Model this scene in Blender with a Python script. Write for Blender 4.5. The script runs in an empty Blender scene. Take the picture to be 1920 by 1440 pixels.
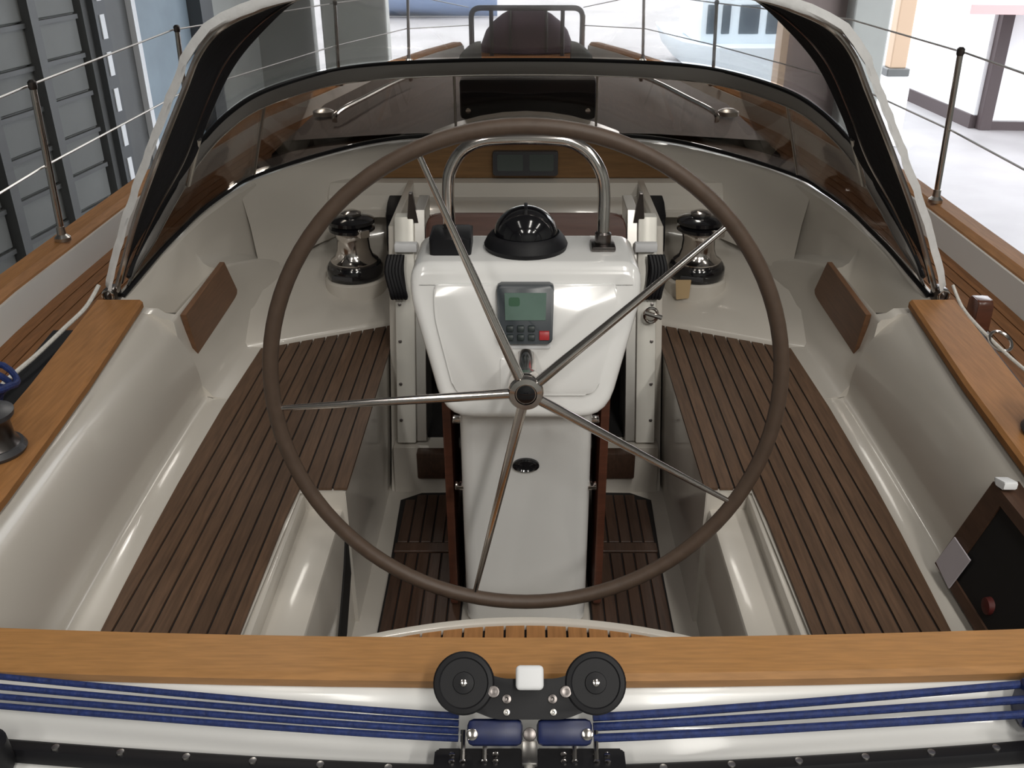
import bpy, bmesh, math, random
from mathutils import Vector, Matrix
random.seed(7)
S = bpy.context.scene
COL = S.collection
R = math.radians

# ---------------------------------------------------------------- camera
cam_d = bpy.data.cameras.new('camera'); cam = bpy.data.objects.new('camera', cam_d); COL.objects.link(cam)
cam.location = (0, 0, 1.85); cam.rotation_euler = (R(90 - 27), 0, 0)
cam_d.sensor_width = 36; cam_d.lens = 1750 / 1920 * 36; cam_d.shift_x = -26 / 1920
cam_d.clip_start = 0.02; cam_d.clip_end = 300
S.camera = cam
# ---------------------------------------------------------------- world / exposure
W = bpy.data.worlds.new('overcast_sky'); S.world = W; W.use_nodes = True
bg = W.node_tree.nodes['Background']; bg.inputs[0].default_value = (0.93, 0.96, 1.0, 1); bg.inputs[1].default_value = 5.5
S.view_settings.view_transform = 'Standard'; S.view_settings.look = 'None'
S.view_settings.exposure = 0.0; S.view_settings.gamma = 1.0; S.view_settings.use_curve_mapping = False
# added unseen fill lights under the shed roof: (x, y, power); the fixtures are built with the shed
FILL_LIGHTS = [(-1.6, 0.4, 5), (1.1, 0.4, 14), (3.6, 0.4, 14), (-1.6, -3.4, 20), (1.4, -3.4, 52), (3.8, -3.4, 36), (-2.3, 8.5, 24), (1.2, 8.5, 16)]
FILL_Z = 5.2
for i, (x, y, pw) in enumerate(FILL_LIGHTS):
    ld = bpy.data.lights.new('fill_light', 'AREA'); ld.shape = 'RECTANGLE'; ld.size = 0.35; ld.size_y = 2.6
    ld.energy = pw * 3.2; ld.color = (1.0, 0.965, 0.9)
    lo = bpy.data.objects.new('fill_light', ld); COL.objects.link(lo); lo.location = (x, y, FILL_Z - 0.02)

# ---------------------------------------------------------------- materials
MATS = {}
def pbr(name, col, rough=0.5, metal=0.0, coat=0.0, vary=0.0, noise=0.0, nscale=8.0, bump=0.0, spec=0.5, stretch=None):
    m = bpy.data.materials.new(name); m.use_nodes = True
    nt = m.node_tree; b = nt.nodes['Principled BSDF']
    b.inputs['Base Color'].default_value = (*col, 1); b.inputs['Roughness'].default_value = rough
    b.inputs['Metallic'].default_value = metal; b.inputs['Coat Weight'].default_value = coat
    b.inputs['Coat Roughness'].default_value = 0.08; b.inputs['Specular IOR Level'].default_value = spec
    last = None
    if noise > 0 or bump > 0:
        tc = nt.nodes.new('ShaderNodeTexCoord'); mp = nt.nodes.new('ShaderNodeMapping')
        nt.links.new(tc.outputs['Object'], mp.inputs[0])
        if stretch: mp.inputs['Scale'].default_value = stretch
        n = nt.nodes.new('ShaderNodeTexNoise'); n.inputs['Scale'].default_value = nscale; n.inputs['Detail'].default_value = 5
        nt.links.new(mp.outputs[0], n.inputs['Vector'])
        if bump > 0:
            bp = nt.nodes.new('ShaderNodeBump'); bp.inputs['Strength'].default_value = bump; bp.inputs['Distance'].default_value = 0.01
            nt.links.new(n.outputs['Fac'], bp.inputs['Height']); nt.links.new(bp.outputs[0], b.inputs['Normal'])
        if noise > 0:
            mr = nt.nodes.new('ShaderNodeMapRange'); mr.inputs[1].default_value = 0.25; mr.inputs[2].default_value = 0.75
            mr.inputs[3].default_value = 1 - noise; mr.inputs[4].default_value = 1 + noise
            nt.links.new(n.outputs['Fac'], mr.inputs[0]); last = mr.outputs[0]
    if vary > 0:
        oi = nt.nodes.new('ShaderNodeObjectInfo'); mr2 = nt.nodes.new('ShaderNodeMapRange')
        mr2.inputs[3].default_value = 1 - vary; mr2.inputs[4].default_value = 1 + vary
        nt.links.new(oi.outputs['Random'], mr2.inputs[0])
        if last:
            mu = nt.nodes.new('ShaderNodeMath'); mu.operation = 'MULTIPLY'
            nt.links.new(last, mu.inputs[0]); nt.links.new(mr2.outputs[0], mu.inputs[1]); last = mu.outputs[0]
        else: last = mr2.outputs[0]
    if last:
        vm = nt.nodes.new('ShaderNodeVectorMath'); vm.operation = 'SCALE'; vm.inputs[0].default_value = col
        nt.links.new(last, vm.inputs['Scale']); nt.links.new(vm.outputs[0], b.inputs['Base Color'])
    MATS[name] = m; return m
def glassy(name, tint, refl=0.06, rough=0.02):
    m = bpy.data.materials.new(name); m.use_nodes = True; nt = m.node_tree
    nt.nodes.clear(); out = nt.nodes.new('ShaderNodeOutputMaterial')
    t = nt.nodes.new('ShaderNodeBsdfTransparent'); t.inputs[0].default_value = (*tint, 1)
    g = nt.nodes.new('ShaderNodeBsdfGlossy'); g.inputs['Roughness'].default_value = rough
    fr = nt.nodes.new('ShaderNodeFresnel'); fr.inputs[0].default_value = 1.45
    mx = nt.nodes.new('ShaderNodeMixShader')
    sc = nt.nodes.new('ShaderNodeMath'); sc.operation = 'MULTIPLY'; sc.inputs[1].default_value = refl / 0.04
    sc.use_clamp = True
    nt.links.new(fr.outputs[0], sc.inputs[0]); nt.links.new(sc.outputs[0], mx.inputs[0])
    nt.links.new(t.outputs[0], mx.inputs[1]); nt.links.new(g.outputs[0], mx.inputs[2]); nt.links.new(mx.outputs[0], out.inputs[0])
    MATS[name] = m; return m
def emit(name, col, st):
    m = bpy.data.materials.new(name); m.use_nodes = True; b = m.node_tree.nodes['Principled BSDF']
    b.inputs['Base Color'].default_value = (*col, 1); b.inputs['Emission Color'].default_value = (*col, 1)
    b.inputs['Emission Strength'].default_value = st; MATS[name] = m; return m

pbr('transom_lit_white', (0.86, 0.86, 0.84), 0.28, coat=0.4)  # lighter than the gelcoat: the transom's stronger light put into the colour
pbr('door_grey', (0.55, 0.56, 0.53), 0.6, noise=0.05, nscale=2)
pbr('gelcoat', (0.61, 0.572, 0.515), 0.28, coat=0.5, noise=0.02, nscale=3)  # lowered tone: weaker light on the cockpit sides put into the colour
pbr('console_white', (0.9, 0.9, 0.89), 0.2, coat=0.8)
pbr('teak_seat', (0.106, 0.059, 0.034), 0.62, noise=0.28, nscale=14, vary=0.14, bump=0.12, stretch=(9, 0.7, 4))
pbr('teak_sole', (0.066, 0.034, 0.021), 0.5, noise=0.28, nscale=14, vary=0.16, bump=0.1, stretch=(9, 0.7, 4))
pbr('teak_deck', (0.20, 0.088, 0.034), 0.7, spec=0.2, noise=0.25, nscale=14, vary=0.12, bump=0.1, stretch=(9, 0.7, 4))
pbr('teak_cap', (0.36, 0.168, 0.06), 0.58, noise=0.2, nscale=12, spec=0.25, stretch=(10, 0.8, 6))
pbr('teak_taffrail', (0.42, 0.208, 0.07), 0.42, noise=0.17, nscale=12, coat=0.15, stretch=(1.2, 14, 6))
pbr('teak_panel', (0.19, 0.092, 0.045), 0.5, noise=0.2, nscale=10, stretch=(5, 0.8, 9))
pbr('mahogany', (0.10, 0.035, 0.02), 0.35, noise=0.25, nscale=9, coat=0.3, stretch=(1, 1, 9))
pbr('mahogany_board', (0.085, 0.032, 0.02), 0.5, noise=0.2, nscale=9, coat=0.0, stretch=(1, 6, 9))
pbr('garage_wood', (0.21, 0.112, 0.044), 0.5, noise=0.2, nscale=9, stretch=(0.8, 5, 9))
pbr('caulk', (0.012, 0.010, 0.010), 0.7)
pbr('wheel_leather', (0.088, 0.058, 0.041), 0.5, noise=0.12, nscale=40, bump=0.1)
pbr('stainless', (0.72, 0.68, 0.65), 0.14, metal=1.0)
pbr('stainless_dull', (0.6, 0.58, 0.55), 0.3, metal=1.0)
pbr('dark_steel', (0.16, 0.145, 0.14), 0.3, metal=1.0)
pbr('aluminium', (0.80, 0.78, 0.72), 0.3, metal=0.3, noise=0.05, nscale=12)
pbr('black_plastic', (0.009, 0.009, 0.011), 0.5, spec=0.25)
pbr('black_gloss', (0.008, 0.008, 0.010), 0.12, coat=0.5)
pbr('dark_grey', (0.05, 0.05, 0.055), 0.4)
pbr('canvas', (0.008, 0.008, 0.012), 0.9, bump=0.2, nscale=60, noise=0.1)
pbr('coachroof_teak', (0.082, 0.052, 0.040), 0.6, noise=0.25, nscale=10, stretch=(9, 0.7, 4))
pbr('trim_white', (0.72, 0.72, 0.72), 0.6, bump=0.25, nscale=30, noise=0.06)
pbr('blue_rope', (0.012, 0.028, 0.13), 0.65, noise=0.35, nscale=90, bump=0.35)
pbr('white_rope', (0.7, 0.68, 0.64), 0.75, noise=0.15, nscale=90, bump=0.3)
pbr('dark_interior', (0.006, 0.005, 0.005), 0.8)
pbr('screen_green', (0.13, 0.20, 0.17), 0.15, noise=0.08, nscale=20)
pbr('screen_grey', (0.085, 0.10, 0.095), 0.2)
pbr('display_dark', (0.055, 0.065, 0.075), 0.3)
pbr('red_button', (0.42, 0.03, 0.035), 0.35)
pbr('button_dark', (0.02, 0.03, 0.03), 0.4)
pbr('tag_beige', (0.5, 0.36, 0.2), 0.7)
pbr('card', (0.56, 0.52, 0.56), 0.6, noise=0.03, nscale=15)
pbr('frame_grey', (0.27, 0.26, 0.25), 0.32)
pbr('purple_cover', (0.075, 0.045, 0.07), 0.75, noise=0.2, nscale=6)
pbr('panel_grey', (0.13, 0.135, 0.13), 0.6, vary=0.10, noise=0.08, nscale=2)
pbr('panel_blue', (0.22, 0.28, 0.33), 0.5, noise=0.12, nscale=2)
pbr('post_grey', (0.085, 0.088, 0.088), 0.5, noise=0.1, nscale=3)
pbr('post_dark', (0.07, 0.075, 0.08), 0.5)
pbr('slot_bright', (0.75, 0.77, 0.8), 0.5)
pbr('wall_plain', (0.30, 0.31, 0.295), 0.7, noise=0.06, nscale=1.5)
pbr('wall_brown', (0.20, 0.16, 0.15), 0.7, noise=0.15, nscale=2)
pbr('roof', (0.32, 0.32, 0.31), 0.8)
pbr('concrete', (0.27, 0.26, 0.265), 0.55, noise=0.22, nscale=0.45)
pbr('building_white', (0.82, 0.83, 0.85), 0.6)
pbr('frame_brown', (0.055, 0.038, 0.04), 0.6)
pbr('awning_pink', (0.55, 0.36, 0.36), 0.6)
pbr('post_orange', (0.46, 0.33, 0.23), 0.6)
pbr('boat_white', (0.72, 0.80, 0.86), 0.4)
pbr('boat_window', (0.05, 0.07, 0.09), 0.2)
pbr('boat_blue', (0.20, 0.27, 0.42), 0.5)
pbr('hull_white', (0.7, 0.7, 0.68), 0.3)
pbr('snow', (0.85, 0.86, 0.88), 0.8)
glassy('tinted_glass', (0.79, 0.755, 0.72), 0.03)
glassy('clear_vinyl', (0.95, 0.945, 0.935), 0.02, 0.05)
emit('tube_lamp', (1.0, 0.97, 0.92), 6.0)

# ---------------------------------------------------------------- helpers
def link(o): COL.objects.link(o); return o
def world_loc(p):
    v = Vector((0, 0, 0))
    while p: v = v + p.location; p = p.parent
    return v
def mk(name, bm, mat, parent=None, smooth=True, angle=35):
    bmesh.ops.recalc_face_normals(bm, faces=bm.faces[:])
    me = bpy.data.meshes.new(name); bm.to_mesh(me); bm.free()
    me.materials.append(MATS[mat])
    if smooth:
        me.shade_smooth(); me.set_sharp_from_angle(angle=R(angle))
    o = link(bpy.data.objects.new(name, me))
    if parent: o.parent = parent; o.location = -world_loc(parent)
    return o
def tag(o, label, cat, group=None):
    o['label'] = label; o['category'] = cat
    if group: o['group'] = group
    return o
def thing(name, loc, label, cat, group=None):
    o = link(bpy.data.objects.new(name, None)); o.empty_display_size = 0.1; o.location = loc
    return tag(o, label, cat, group)
def struct(o): o['kind'] = 'structure'; return o
def copy_tree(o, parent=None):
    c = o.copy(); COL.objects.link(c); c.parent = parent
    for ch in o.children: copy_tree(ch, c)
    return c
def NB(): return bmesh.new()
def box(bm, x0, x1, y0, y1, z0, z1, bev=0.0, seg=2, M=None):
    vs = [bm.verts.new((x, y, z)) for x in (x0, x1) for y in (y0, y1) for z in (z0, z1)]
    fs = [bm.faces.new([vs[i] for i in q]) for q in ((0,1,3,2),(4,6,7,5),(0,4,5,1),(2,3,7,6),(0,2,6,4),(1,5,7,3))]
    if bev > 0:
        es = list({e for f in fs for e in f.edges})
        r = bmesh.ops.bevel(bm, geom=es, offset=bev, segments=seg, affect='EDGES', profile=0.5)
        vs = list({v for f in r['faces'] for v in f.verts} | {v for v in vs if v.is_valid})
    if M is not None:
        for v in vs: v.co = M @ v.co
    return bm
def prism(bm, pts, axis, a0, a1, bev=0.0, seg=2, M=None):
    """polygon extruded along an axis; pts are the two other coordinates in order"""
    def P(p, a):
        if axis == 'x': return (a, p[0], p[1])
        if axis == 'y': return (p[0], a, p[1])
        return (p[0], p[1], a)
    n = len(pts); A = [bm.verts.new(P(p, a0)) for p in pts]; B = [bm.verts.new(P(p, a1)) for p in pts]
    fs = [bm.faces.new(A), bm.faces.new(B[::-1])]
    side = [bm.faces.new((A[i], B[i], B[(i+1) % n], A[(i+1) % n])) for i in range(n)]
    vs = A + B
    if bev > 0:
        es = list({e for f in fs for e in f.edges})
        r = bmesh.ops.bevel(bm, geom=es, offset=bev, segments=seg, affect='EDGES', profile=0.5)
        vs = list({v for f in r['faces'] for v in f.verts} | {v for v in vs if v.is_valid})
    if M is not None:
        for v in vs: v.co = M @ v.co
    return bm
def grid(bm, rows, closed=False, thick=0.0):
    """loft through rows of points (equal length)"""
    V = [[bm.verts.new(p) for p in r] for r in rows]
    n = len(rows[0])
    for i in range(len(rows) - 1):
        for j in range(n - (0 if closed else 1)):
            k = (j + 1) % n
            try: bm.faces.new((V[i][j], V[i+1][j], V[i+1][k], V[i][k]))
            except ValueError: pass
    return V
def slab(bm, rows, thick):
    """a lofted sheet with real thickness (offset along -normal)"""
    b2 = bmesh.new(); grid(b2, rows); bmesh.ops.recalc_face_normals(b2, faces=b2.faces[:])
    bmesh.ops.solidify(b2, geom=b2.faces[:], thickness=thick)
    me = bpy.data.meshes.new('tmp'); b2.to_mesh(me); b2.free(); bm.from_mesh(me); bpy.data.meshes.remove(me)
    return bm
def smooth_path(pts, n=6):
    """Catmull-Rom through points"""
    P = [Vector(p) for p in pts]; out = []
    for i in range(len(P) - 1):
        p0 = P[max(i-1, 0)]; p1 = P[i]; p2 = P[i+1]; p3 = P[min(i+2, len(P)-1)]
        for k in range(n):
            t = k / n
            out.append(0.5 * ((2*p1) + (p2-p0)*t + (2*p0-5*p1+4*p2-p3)*t*t + (3*p1-p0-3*p2+p3)*t*t*t))
    out.append(P[-1]); return out
def resample(pts, n):
    P = [Vector(p) for p in pts]; L = [0]
    for i in range(1, len(P)): L.append(L[-1] + (P[i]-P[i-1]).length)
    out = []
    for k in range(n):
        s = L[-1]*k/(n-1); i = 1
        while i < len(P)-1 and L[i] < s: i += 1
        t = (s-L[i-1])/max(1e-9, L[i]-L[i-1]); out.append(P[i-1].lerp(P[i], t))
    return out
def tube(bm, pts, r, seg=10, r2=None, closed=False, cap=True):
    P = [Vector(p) for p in pts]; n = len(P); rings = []
    prev = None
    for i in range(n):
        if closed: t = (P[(i+1) % n] - P[i-1]).normalized()
        else: t = (P[min(i+1, n-1)] - P[max(i-1, 0)]).normalized()
        if prev is None:
            a = Vector((0, 0, 1)) if abs(t.z) < 0.9 else Vector((1, 0, 0))
            u = t.cross(a).normalized()
        else:
            u = (prev - t * prev.dot(t)).normalized()
        prev = u; v = t.cross(u)
        rr = r if r2 is None else r + (r2 - r) * i / (n - 1)
        rings.append([bm.verts.new(P[i] + (u*math.cos(2*math.pi*k/seg) + v*math.sin(2*math.pi*k/seg))*rr) for k in range(seg)])
    m = n if closed else n - 1
    for i in range(m):
        A = rings[i]; B = rings[(i+1) % n]
        for k in range(seg):
            bm.faces.new((A[k], A[(k+1) % seg], B[(k+1) % seg], B[k]))
    if cap and not closed:
        bm.faces.new(rings[0]); bm.faces.new(rings[-1][::-1])
    return bm
def lathe(bm, prof, M=None, seg=28):
    """profile (r, z) revolved around local z"""
    rings = []
    for r, z in prof:
        if r < 1e-5: rings.append([bm.verts.new((0, 0, z))])
        else: rings.append([bm.verts.new((r*math.cos(2*math.pi*k/seg), r*math.sin(2*math.pi*k/seg), z)) for k in range(seg)])
    for A, B in zip(rings[:-1], rings[1:]):
        for k in range(seg):
            l = (k+1) % seg
            if len(A) == 1 and len(B) == 1: continue
            if len(A) == 1: bm.faces.new((A[0], B[l], B[k]))
            elif len(B) == 1: bm.faces.new((A[k], A[l], B[0]))
            else: bm.faces.new((A[k], A[l], B[l], B[k]))
    if len(rings[0]) > 1: bm.faces.new(rings[0][::-1])
    if len(rings[-1]) > 1: bm.faces.new(rings[-1])
    if M is not None:
        for rg in rings:
            for v in rg: v.co = M @ v.co
    return bm
def T(x, y, z): return Matrix.Translation((x, y, z))
def axis_to(loc, d):
    """matrix taking local z to direction d at loc"""
    q = Vector((0, 0, 1)).rotation_difference(Vector(d).normalized())
    return T(*loc) @ q.to_matrix().to_4x4()
def lerp_tab(tab, y):
    if y <= tab[0][0]: return tab[0][1:]
    for a, b in zip(tab[:-1], tab[1:]):
        if y <= b[0]:
            t = (y - a[0])/(b[0]-a[0]); return tuple(p + (q-p)*t for p, q in zip(a[1:], b[1:]))
    return tab[-1][1:]

# ================================================================ THE SHED (setting)
GZ = -2.2
bm = NB(); box(bm, -40, 60, -12, 90, GZ - 0.2, GZ)
struct(mk('floor', bm, 'concrete', smooth=False))
bm = NB(); box(bm, -8.2, 7.2, -7, 17.6, 5.6, 5.75)
struct(mk('ceiling', bm, 'roof', smooth=False))
# left wall, slightly out of line with the boat; local frame: s along, z up
WL0 = Vector((-6.55, 0, 0)); WLD = Vector((0.115, 1, 0)).normalized(); WLN = Vector((WLD.y, -WLD.x, 0))
WLM = Matrix(((WLD.x, WLN.x, 0, WL0.x), (WLD.y, WLN.y, 0, WL0.y), (0, 0, 1, 0), (0, 0, 0, 1)))   # (s, n, z)
bm = NB(); box(bm, -7, 17.3, -0.2, 0, GZ, 5.6, M=WLM)
wl = struct(mk('wall_left', bm, 'wall_plain', smooth=False))
def wl_box(name, s0, s1, z0, z1, n0, n1, mat, bev=0.0, parent=None):
    b = NB(); box(b, s0, s1, n0, n1, z0, z1, bev, 1, M=WLM); return mk(name, b, mat, parent or wl, smooth=False)
for (s0, s1) in ((2.0, 6.9), (7.05, 9.5), (9.72, 11.55)):       # ribbed sections made of horizontal boards
    z = GZ
    while z < 5.4:
        wl_box('panel', s0, s1, z + 0.012, z + 0.40, 0.0, 0.05 + 0.012*random.random(), 'panel_grey', 0.012)
        wl_box('rib', s0, s1, z + 0.375, z + 0.425, 0.045, 0.085, 'post_grey')
        z += 0.425
for s in (6.97, 9.6, 10.6):
    wl_box('post', s - 0.07, s + 0.07, GZ, 5.6, 0.0, 0.16, 'post_grey')
wl_box('post', 11.6, 12.62, GZ, 5.6, 0.0, 0.12, 'post_grey')
wl_box('post', 11.72, 11.98, GZ, 5.6, 0.12, 0.2, 'post_dark')
for k in range(17):                                              # racking upright with bright slots
    z = GZ + 0.15 + k*0.42
    wl_box('slot', 11.80, 11.90, z, z + 0.27, 0.2, 0.212, 'slot_bright')
wl_box('panel', 12.68, 14.35, GZ, 5.6, 0.02, 0.10, 'panel_blue', 0.01)
wl_box('post', 12.6, 12.70, GZ, 5.6, 0.1, 0.2, 'slot_bright')
wl_box('post', 14.35, 14.75, GZ, 5.6, 0.0, 0.3, 'post_dark')
# end wall around the big door at the bow
bm = NB(); box(bm, -8, -3.65, 17.0, 17.3, GZ, 5.6)
wf = struct(mk('wall_front', bm, 'wall_plain', smooth=False))
bm = NB(); box(bm, -3.47, -2.36, 16.9, 17.3, GZ, 5.6, 0.03); mk('door_leaf', bm, 'door_grey', wf, smooth=False)
bm = NB(); box(bm, -3.67, 7.2, 17.0, 17.3, 2.6, 5.6); mk('lintel', bm, 'wall_plain', wf, smooth=False)
bm = NB(); box(bm, 4.48, 5.45, 17.0, 17.3, GZ, 2.6); mk('wall_panel', bm, 'wall_brown', wf, smooth=False)
bm = NB(); box(bm, 5.45, 6.08, 16.6, 17.3, GZ, 5.6, 0.03); mk('column', bm, 'wall_plain', wf, smooth=False)
bm = NB(); box(bm, 4.38, 4.5, 16.9, 17.32, GZ, 2.6); mk('door_jamb', bm, 'post_orange', wf, smooth=False)
bm = NB(); box(bm, 7.0, 7.2, -7, 10.5, GZ, 5.6)
struct(mk('wall_right', bm, 'wall_plain', smooth=False))
bm = NB(); box(bm, -8.2, 7.2, -7.2, -7.0, GZ, 5.75)
struct(mk('wall_back', bm, 'wall_plain', smooth=False))
# housings for the added fill lights, out of view
for i, (x, y, pw) in enumerate(FILL_LIGHTS):
    t = thing('fill_lamp', (x, y, FILL_Z), 'added white fill light hanging unseen under the shed roof', 'ceiling lamp', 'added fill lights under the shed roof')
    b = NB(); box(b, x-0.2, x+0.2, y-1.4, y+1.4, FILL_Z, FILL_Z+0.08, 0.01); mk('housing', b, 'building_white', t, smooth=False)
    b = NB(); tube(b, [(x, y-1, FILL_Z+0.07), (x, y-1, 5.62)], 0.012, 6); tube(b, [(x, y+1, FILL_Z+0.07), (x, y+1, 5.62)], 0.012, 6)
    mk('hanger', b, 'post_grey', t)

# ---------------------------------------------------------------- outdoors
BX, BY = 9.3, 19.6                                               # corner of the white building beside the shed
bld = thing('white_building', (BX, BY, GZ), 'white flat-walled building with dark brown posts and base beam across the yard', 'building')
def wpanel(name, a, b_, z0, z1, th, mat, off=0.0):
    A = Vector((*a, 0)); B = Vector((*b_, 0)); d = (B-A).normalized(); n = Vector((d.y, -d.x, 0)); L = (B-A).length
    M = Matrix(((d.x, n.x, 0, A.x), (d.y, n.y, 0, A.y), (0, 0, 1, 0), (0, 0, 0, 1)))
    b = NB(); box(b, 0, L, off, off+th, z0, z1, M=M); return mk(name, b, mat, bld, smooth=False)
A0 = (8.9, 29.0); A1 = (BX, BY); A2 = (16, 19.0)
wpanel('wall', A0, A1, GZ+0.25, 4, 0.1, 'building_white'); wpanel('wall', A1, A2, GZ+0.25, 4, 0.1, 'building_white')
wpanel('base_beam', A0, A1, GZ, GZ+0.27, 0.16, 'frame_brown'); wpanel('base_beam', A1, A2, GZ, GZ+0.17, 0.16, 'frame_brown')
b = NB(); box(b, BX-0.02, BX+0.22, BY-0.2, BY+0.02, GZ, 3.4, 0.01); mk('corner_post', b, 'frame_brown', bld, smooth=False)
b = NB(); prism(b, [(7.95, 17.9), (16, 17.2), (16, 19.4), (8.6, 19.5)], 'z', 0.16, 0.32); mk('awning', b, 'awning_pink', bld, smooth=False)
pt = thing('yard_post', (6.87, 18.15, GZ), 'pale orange square post on a white foot beside the shed door', 'post')
b = NB(); box(b, 6.72, 7.02, 18.0, 18.3, -0.78, 3.2, 0.02); mk('post', b, 'post_orange', pt, smooth=False)
b = NB(); box(b, 6.66, 7.08, 17.94, 18.36, -0.92, -0.78, 0.02); mk('collar', b, 'post_grey', pt, smooth=False)
b = NB(); box(b, 6.62, 7.12, 17.9, 18.4, GZ, -0.92, 0.03); mk('foot', b, 'building_white', pt, smooth=False)
# white motor boat with dark windows
mb = thing('motor_boat', (5.4, 24, GZ), 'white motor boat with dark cabin windows beyond the shed door', 'boat')
b = NB(); rows = []
for y, w, zt in ((22.9, 0.9, -1.05), (24.5, 1.5, -1.1), (27, 1.6, -1.2), (30, 1.5, -1.2)):
    rows.append([(5.4-w, y, zt), (5.4-w*0.85, y, -1.75), (5.4-w*0.4, y, GZ+0.02), (5.4+w*0.4, y, GZ+0.02), (5.4+w*0.85, y, -1.75), (5.4+w, y, zt)])
V = grid(b, rows, closed=True); b.faces.new(V[0]); b.faces.new(V[-1][::-1]); mk('hull', b, 'boat_white', mb, angle=50)
b = NB(); box(b, 4.22, 6.6, 24.0, 27.5, -1.15, 0.25, 0.08); mk('cabin', b, 'boat_white', mb)
for x0, x1 in ((4.36, 4.60), (4.72, 4.92), (5.14, 5.62), (5.8, 6.4)):
    b = NB(); box(b, x0, x1, 23.97, 24.01, -0.86, -0.2, 0.015, 1); mk('window', b, 'boat_window', mb, smooth=False)
# blue-grey hull further away
fb = thing('far_boat', (-4.5, 42, GZ), 'blue-grey boat hull far out in the bright yard', 'boat')
b = NB(); rows = []
for x, w, zt in ((-6.2, 0.9, -1.3), (-4.5, 1.2, -1.35), (-2.6, 0.8, -1.25), (-1.2, 0.06, -1.1)):
    rows.append([(x, 42-w, zt), (x, 42-w*0.8, -1.8), (x, 42, GZ+0.02), (x, 42+w*0.8, -1.8), (x, 42+w, zt)])
V = grid(b, rows, closed=True); b.faces.new(V[0]); b.faces.new(V[-1][::-1]); mk('hull', b, 'boat_blue', fb, angle=50)
b = NB(); box(b, -5.4, -3.2, 41.5, 42.5, -1.36, -0.9, 0.1); mk('cabin', b, 'boat_white', fb)
# low dark float by the door on the right
pb = thing('pontoon_box', (2.6, 21.5, GZ), 'low blue dock box on the ground outside the shed door', 'box')
b = NB(); box(b, 2.0, 3.2, 21.2, 21.9, GZ, GZ+0.55, 0.04); mk('body', b, 'boat_white', pb, smooth=False)
b = NB(); box(b, 1.95, 3.25, 21.15, 21.95, GZ+0.55, GZ+0.68, 0.03); mk('lid', b, 'boat_blue', pb, smooth=False)

# ================================================================ THE YACHT
yacht = thing('sailing_yacht', (0, 5.2, GZ), 'white sailing yacht with teak decks and open cockpit laid up in the shed', 'sailboat')
def hb(y):   # half beam of the deck
    return lerp_tab([(0.2, 1.45), (1.0, 1.60), (2.0, 1.73), (3.0, 1.80), (4.5, 1.82), (6, 1.68), (7.5, 1.35), (9, 0.86), (10, 0.45), (10.8, 0.06)], y)[0]
ys = [0.2, 0.6, 1.0, 1.5, 2, 2.5, 3, 3.5, 4, 4.5, 5, 5.5, 6, 6.5, 7, 7.5, 8, 8.5, 9, 9.5, 10, 10.4, 10.8]
DZ = 0.58
b = NB(); rows = []
for y in ys:
    w = hb(y) + 0.05
    rows.append([(-w, y, DZ+0.02), (-w*0.97, y, -0.2), (-w*0.75, y, -0.9), (-w*0.1, y, -1.3), (w*0.1, y, -1.3), (w*0.75, y, -0.9), (w*0.97, y, -0.2), (w, y, DZ+0.02)])
V = grid(b, rows); b.faces.new(V[0]); mk('hull', b, 'hull_white', yacht, angle=60)
b = NB(); prism(b, [(5.0, -1.2), (7.0, -1.2), (6.6, GZ), (5.2, GZ)], 'x', -0.15, 0.15, 0.03); mk('keel', b, 'post_dark', yacht, smooth=False)
# side decks: base sheet and planks
def ledge_x(y):   # outer foot of coaming / cabin side
    return lerp_tab([(0.2, 1.30), (1.6, 1.30), (2.7, 1.37), (3.3, 1.33), (4.2, 1.15), (6, 1.0), (8, 0.7)], y)[0]
for sx in (-1, 1):
    b = NB(); slab(b, [[(sx*(ledge_x(y)-0.12), y, DZ-0.006) for y in ys if y <= 8.2], [(sx*hb(y), y, DZ-0.006) for y in ys if y <= 8.2]], 0.03)
    sd = mk('side_deck', b, 'caulk', yacht, smooth=False)
    for k in range(18):
        o0 = 0.075 + k*0.052; pts_in = []; pts_out = []
        for y in [0.4 + 0.35*i for i in range(22)]:
            w = hb(y) - o0
            if w - 0.047 > ledge_x(y) - 0.1: pts_out.append((sx*w, y, DZ)); pts_in.append((sx*(w-0.047), y, DZ))
        if len(pts_in) > 2:
            b = NB(); slab(b, [pts_out, pts_in], 0.008); mk('plank', b, 'teak_deck', sd, smooth=False)
    # bulwark: light inner face and teak capping rail
    yy = [y for y in ys if y <= 9.5]
    b = NB(); slab(b, [[(sx*(hb(y)-0.03), y, DZ-0.03) for y in yy], [(sx*(hb(y)-0.01), y, DZ+0.09) for y in yy]], 0.05); mk('bulwark', b, 'hull_white', yacht)
    b = NB()
    V = grid(b, [[(sx*(hb(y)+dx), y, DZ+dz) for dx, dz in ((-0.045, 0.088), (-0.045, 0.105), (-0.025, 0.125), (0.045, 0.125), (0.06, 0.105), (0.06, 0.088))] for y in yy], closed=True)
    b.faces.new(V[0]); b.faces.new(V[-1][::-1]); mk('toe_rail', b, 'teak_cap', yacht)
b = NB(); yf = [8.0, 8.5, 9, 9.5, 10, 10.4, 10.8]
slab(b, [[(hb(y)*k, y, DZ-0.004) for y in yf] for k in (-1, -0.5, 0, 0.5, 1)], 0.03); mk('foredeck', b, 'teak_deck', yacht, smooth=False)
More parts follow.
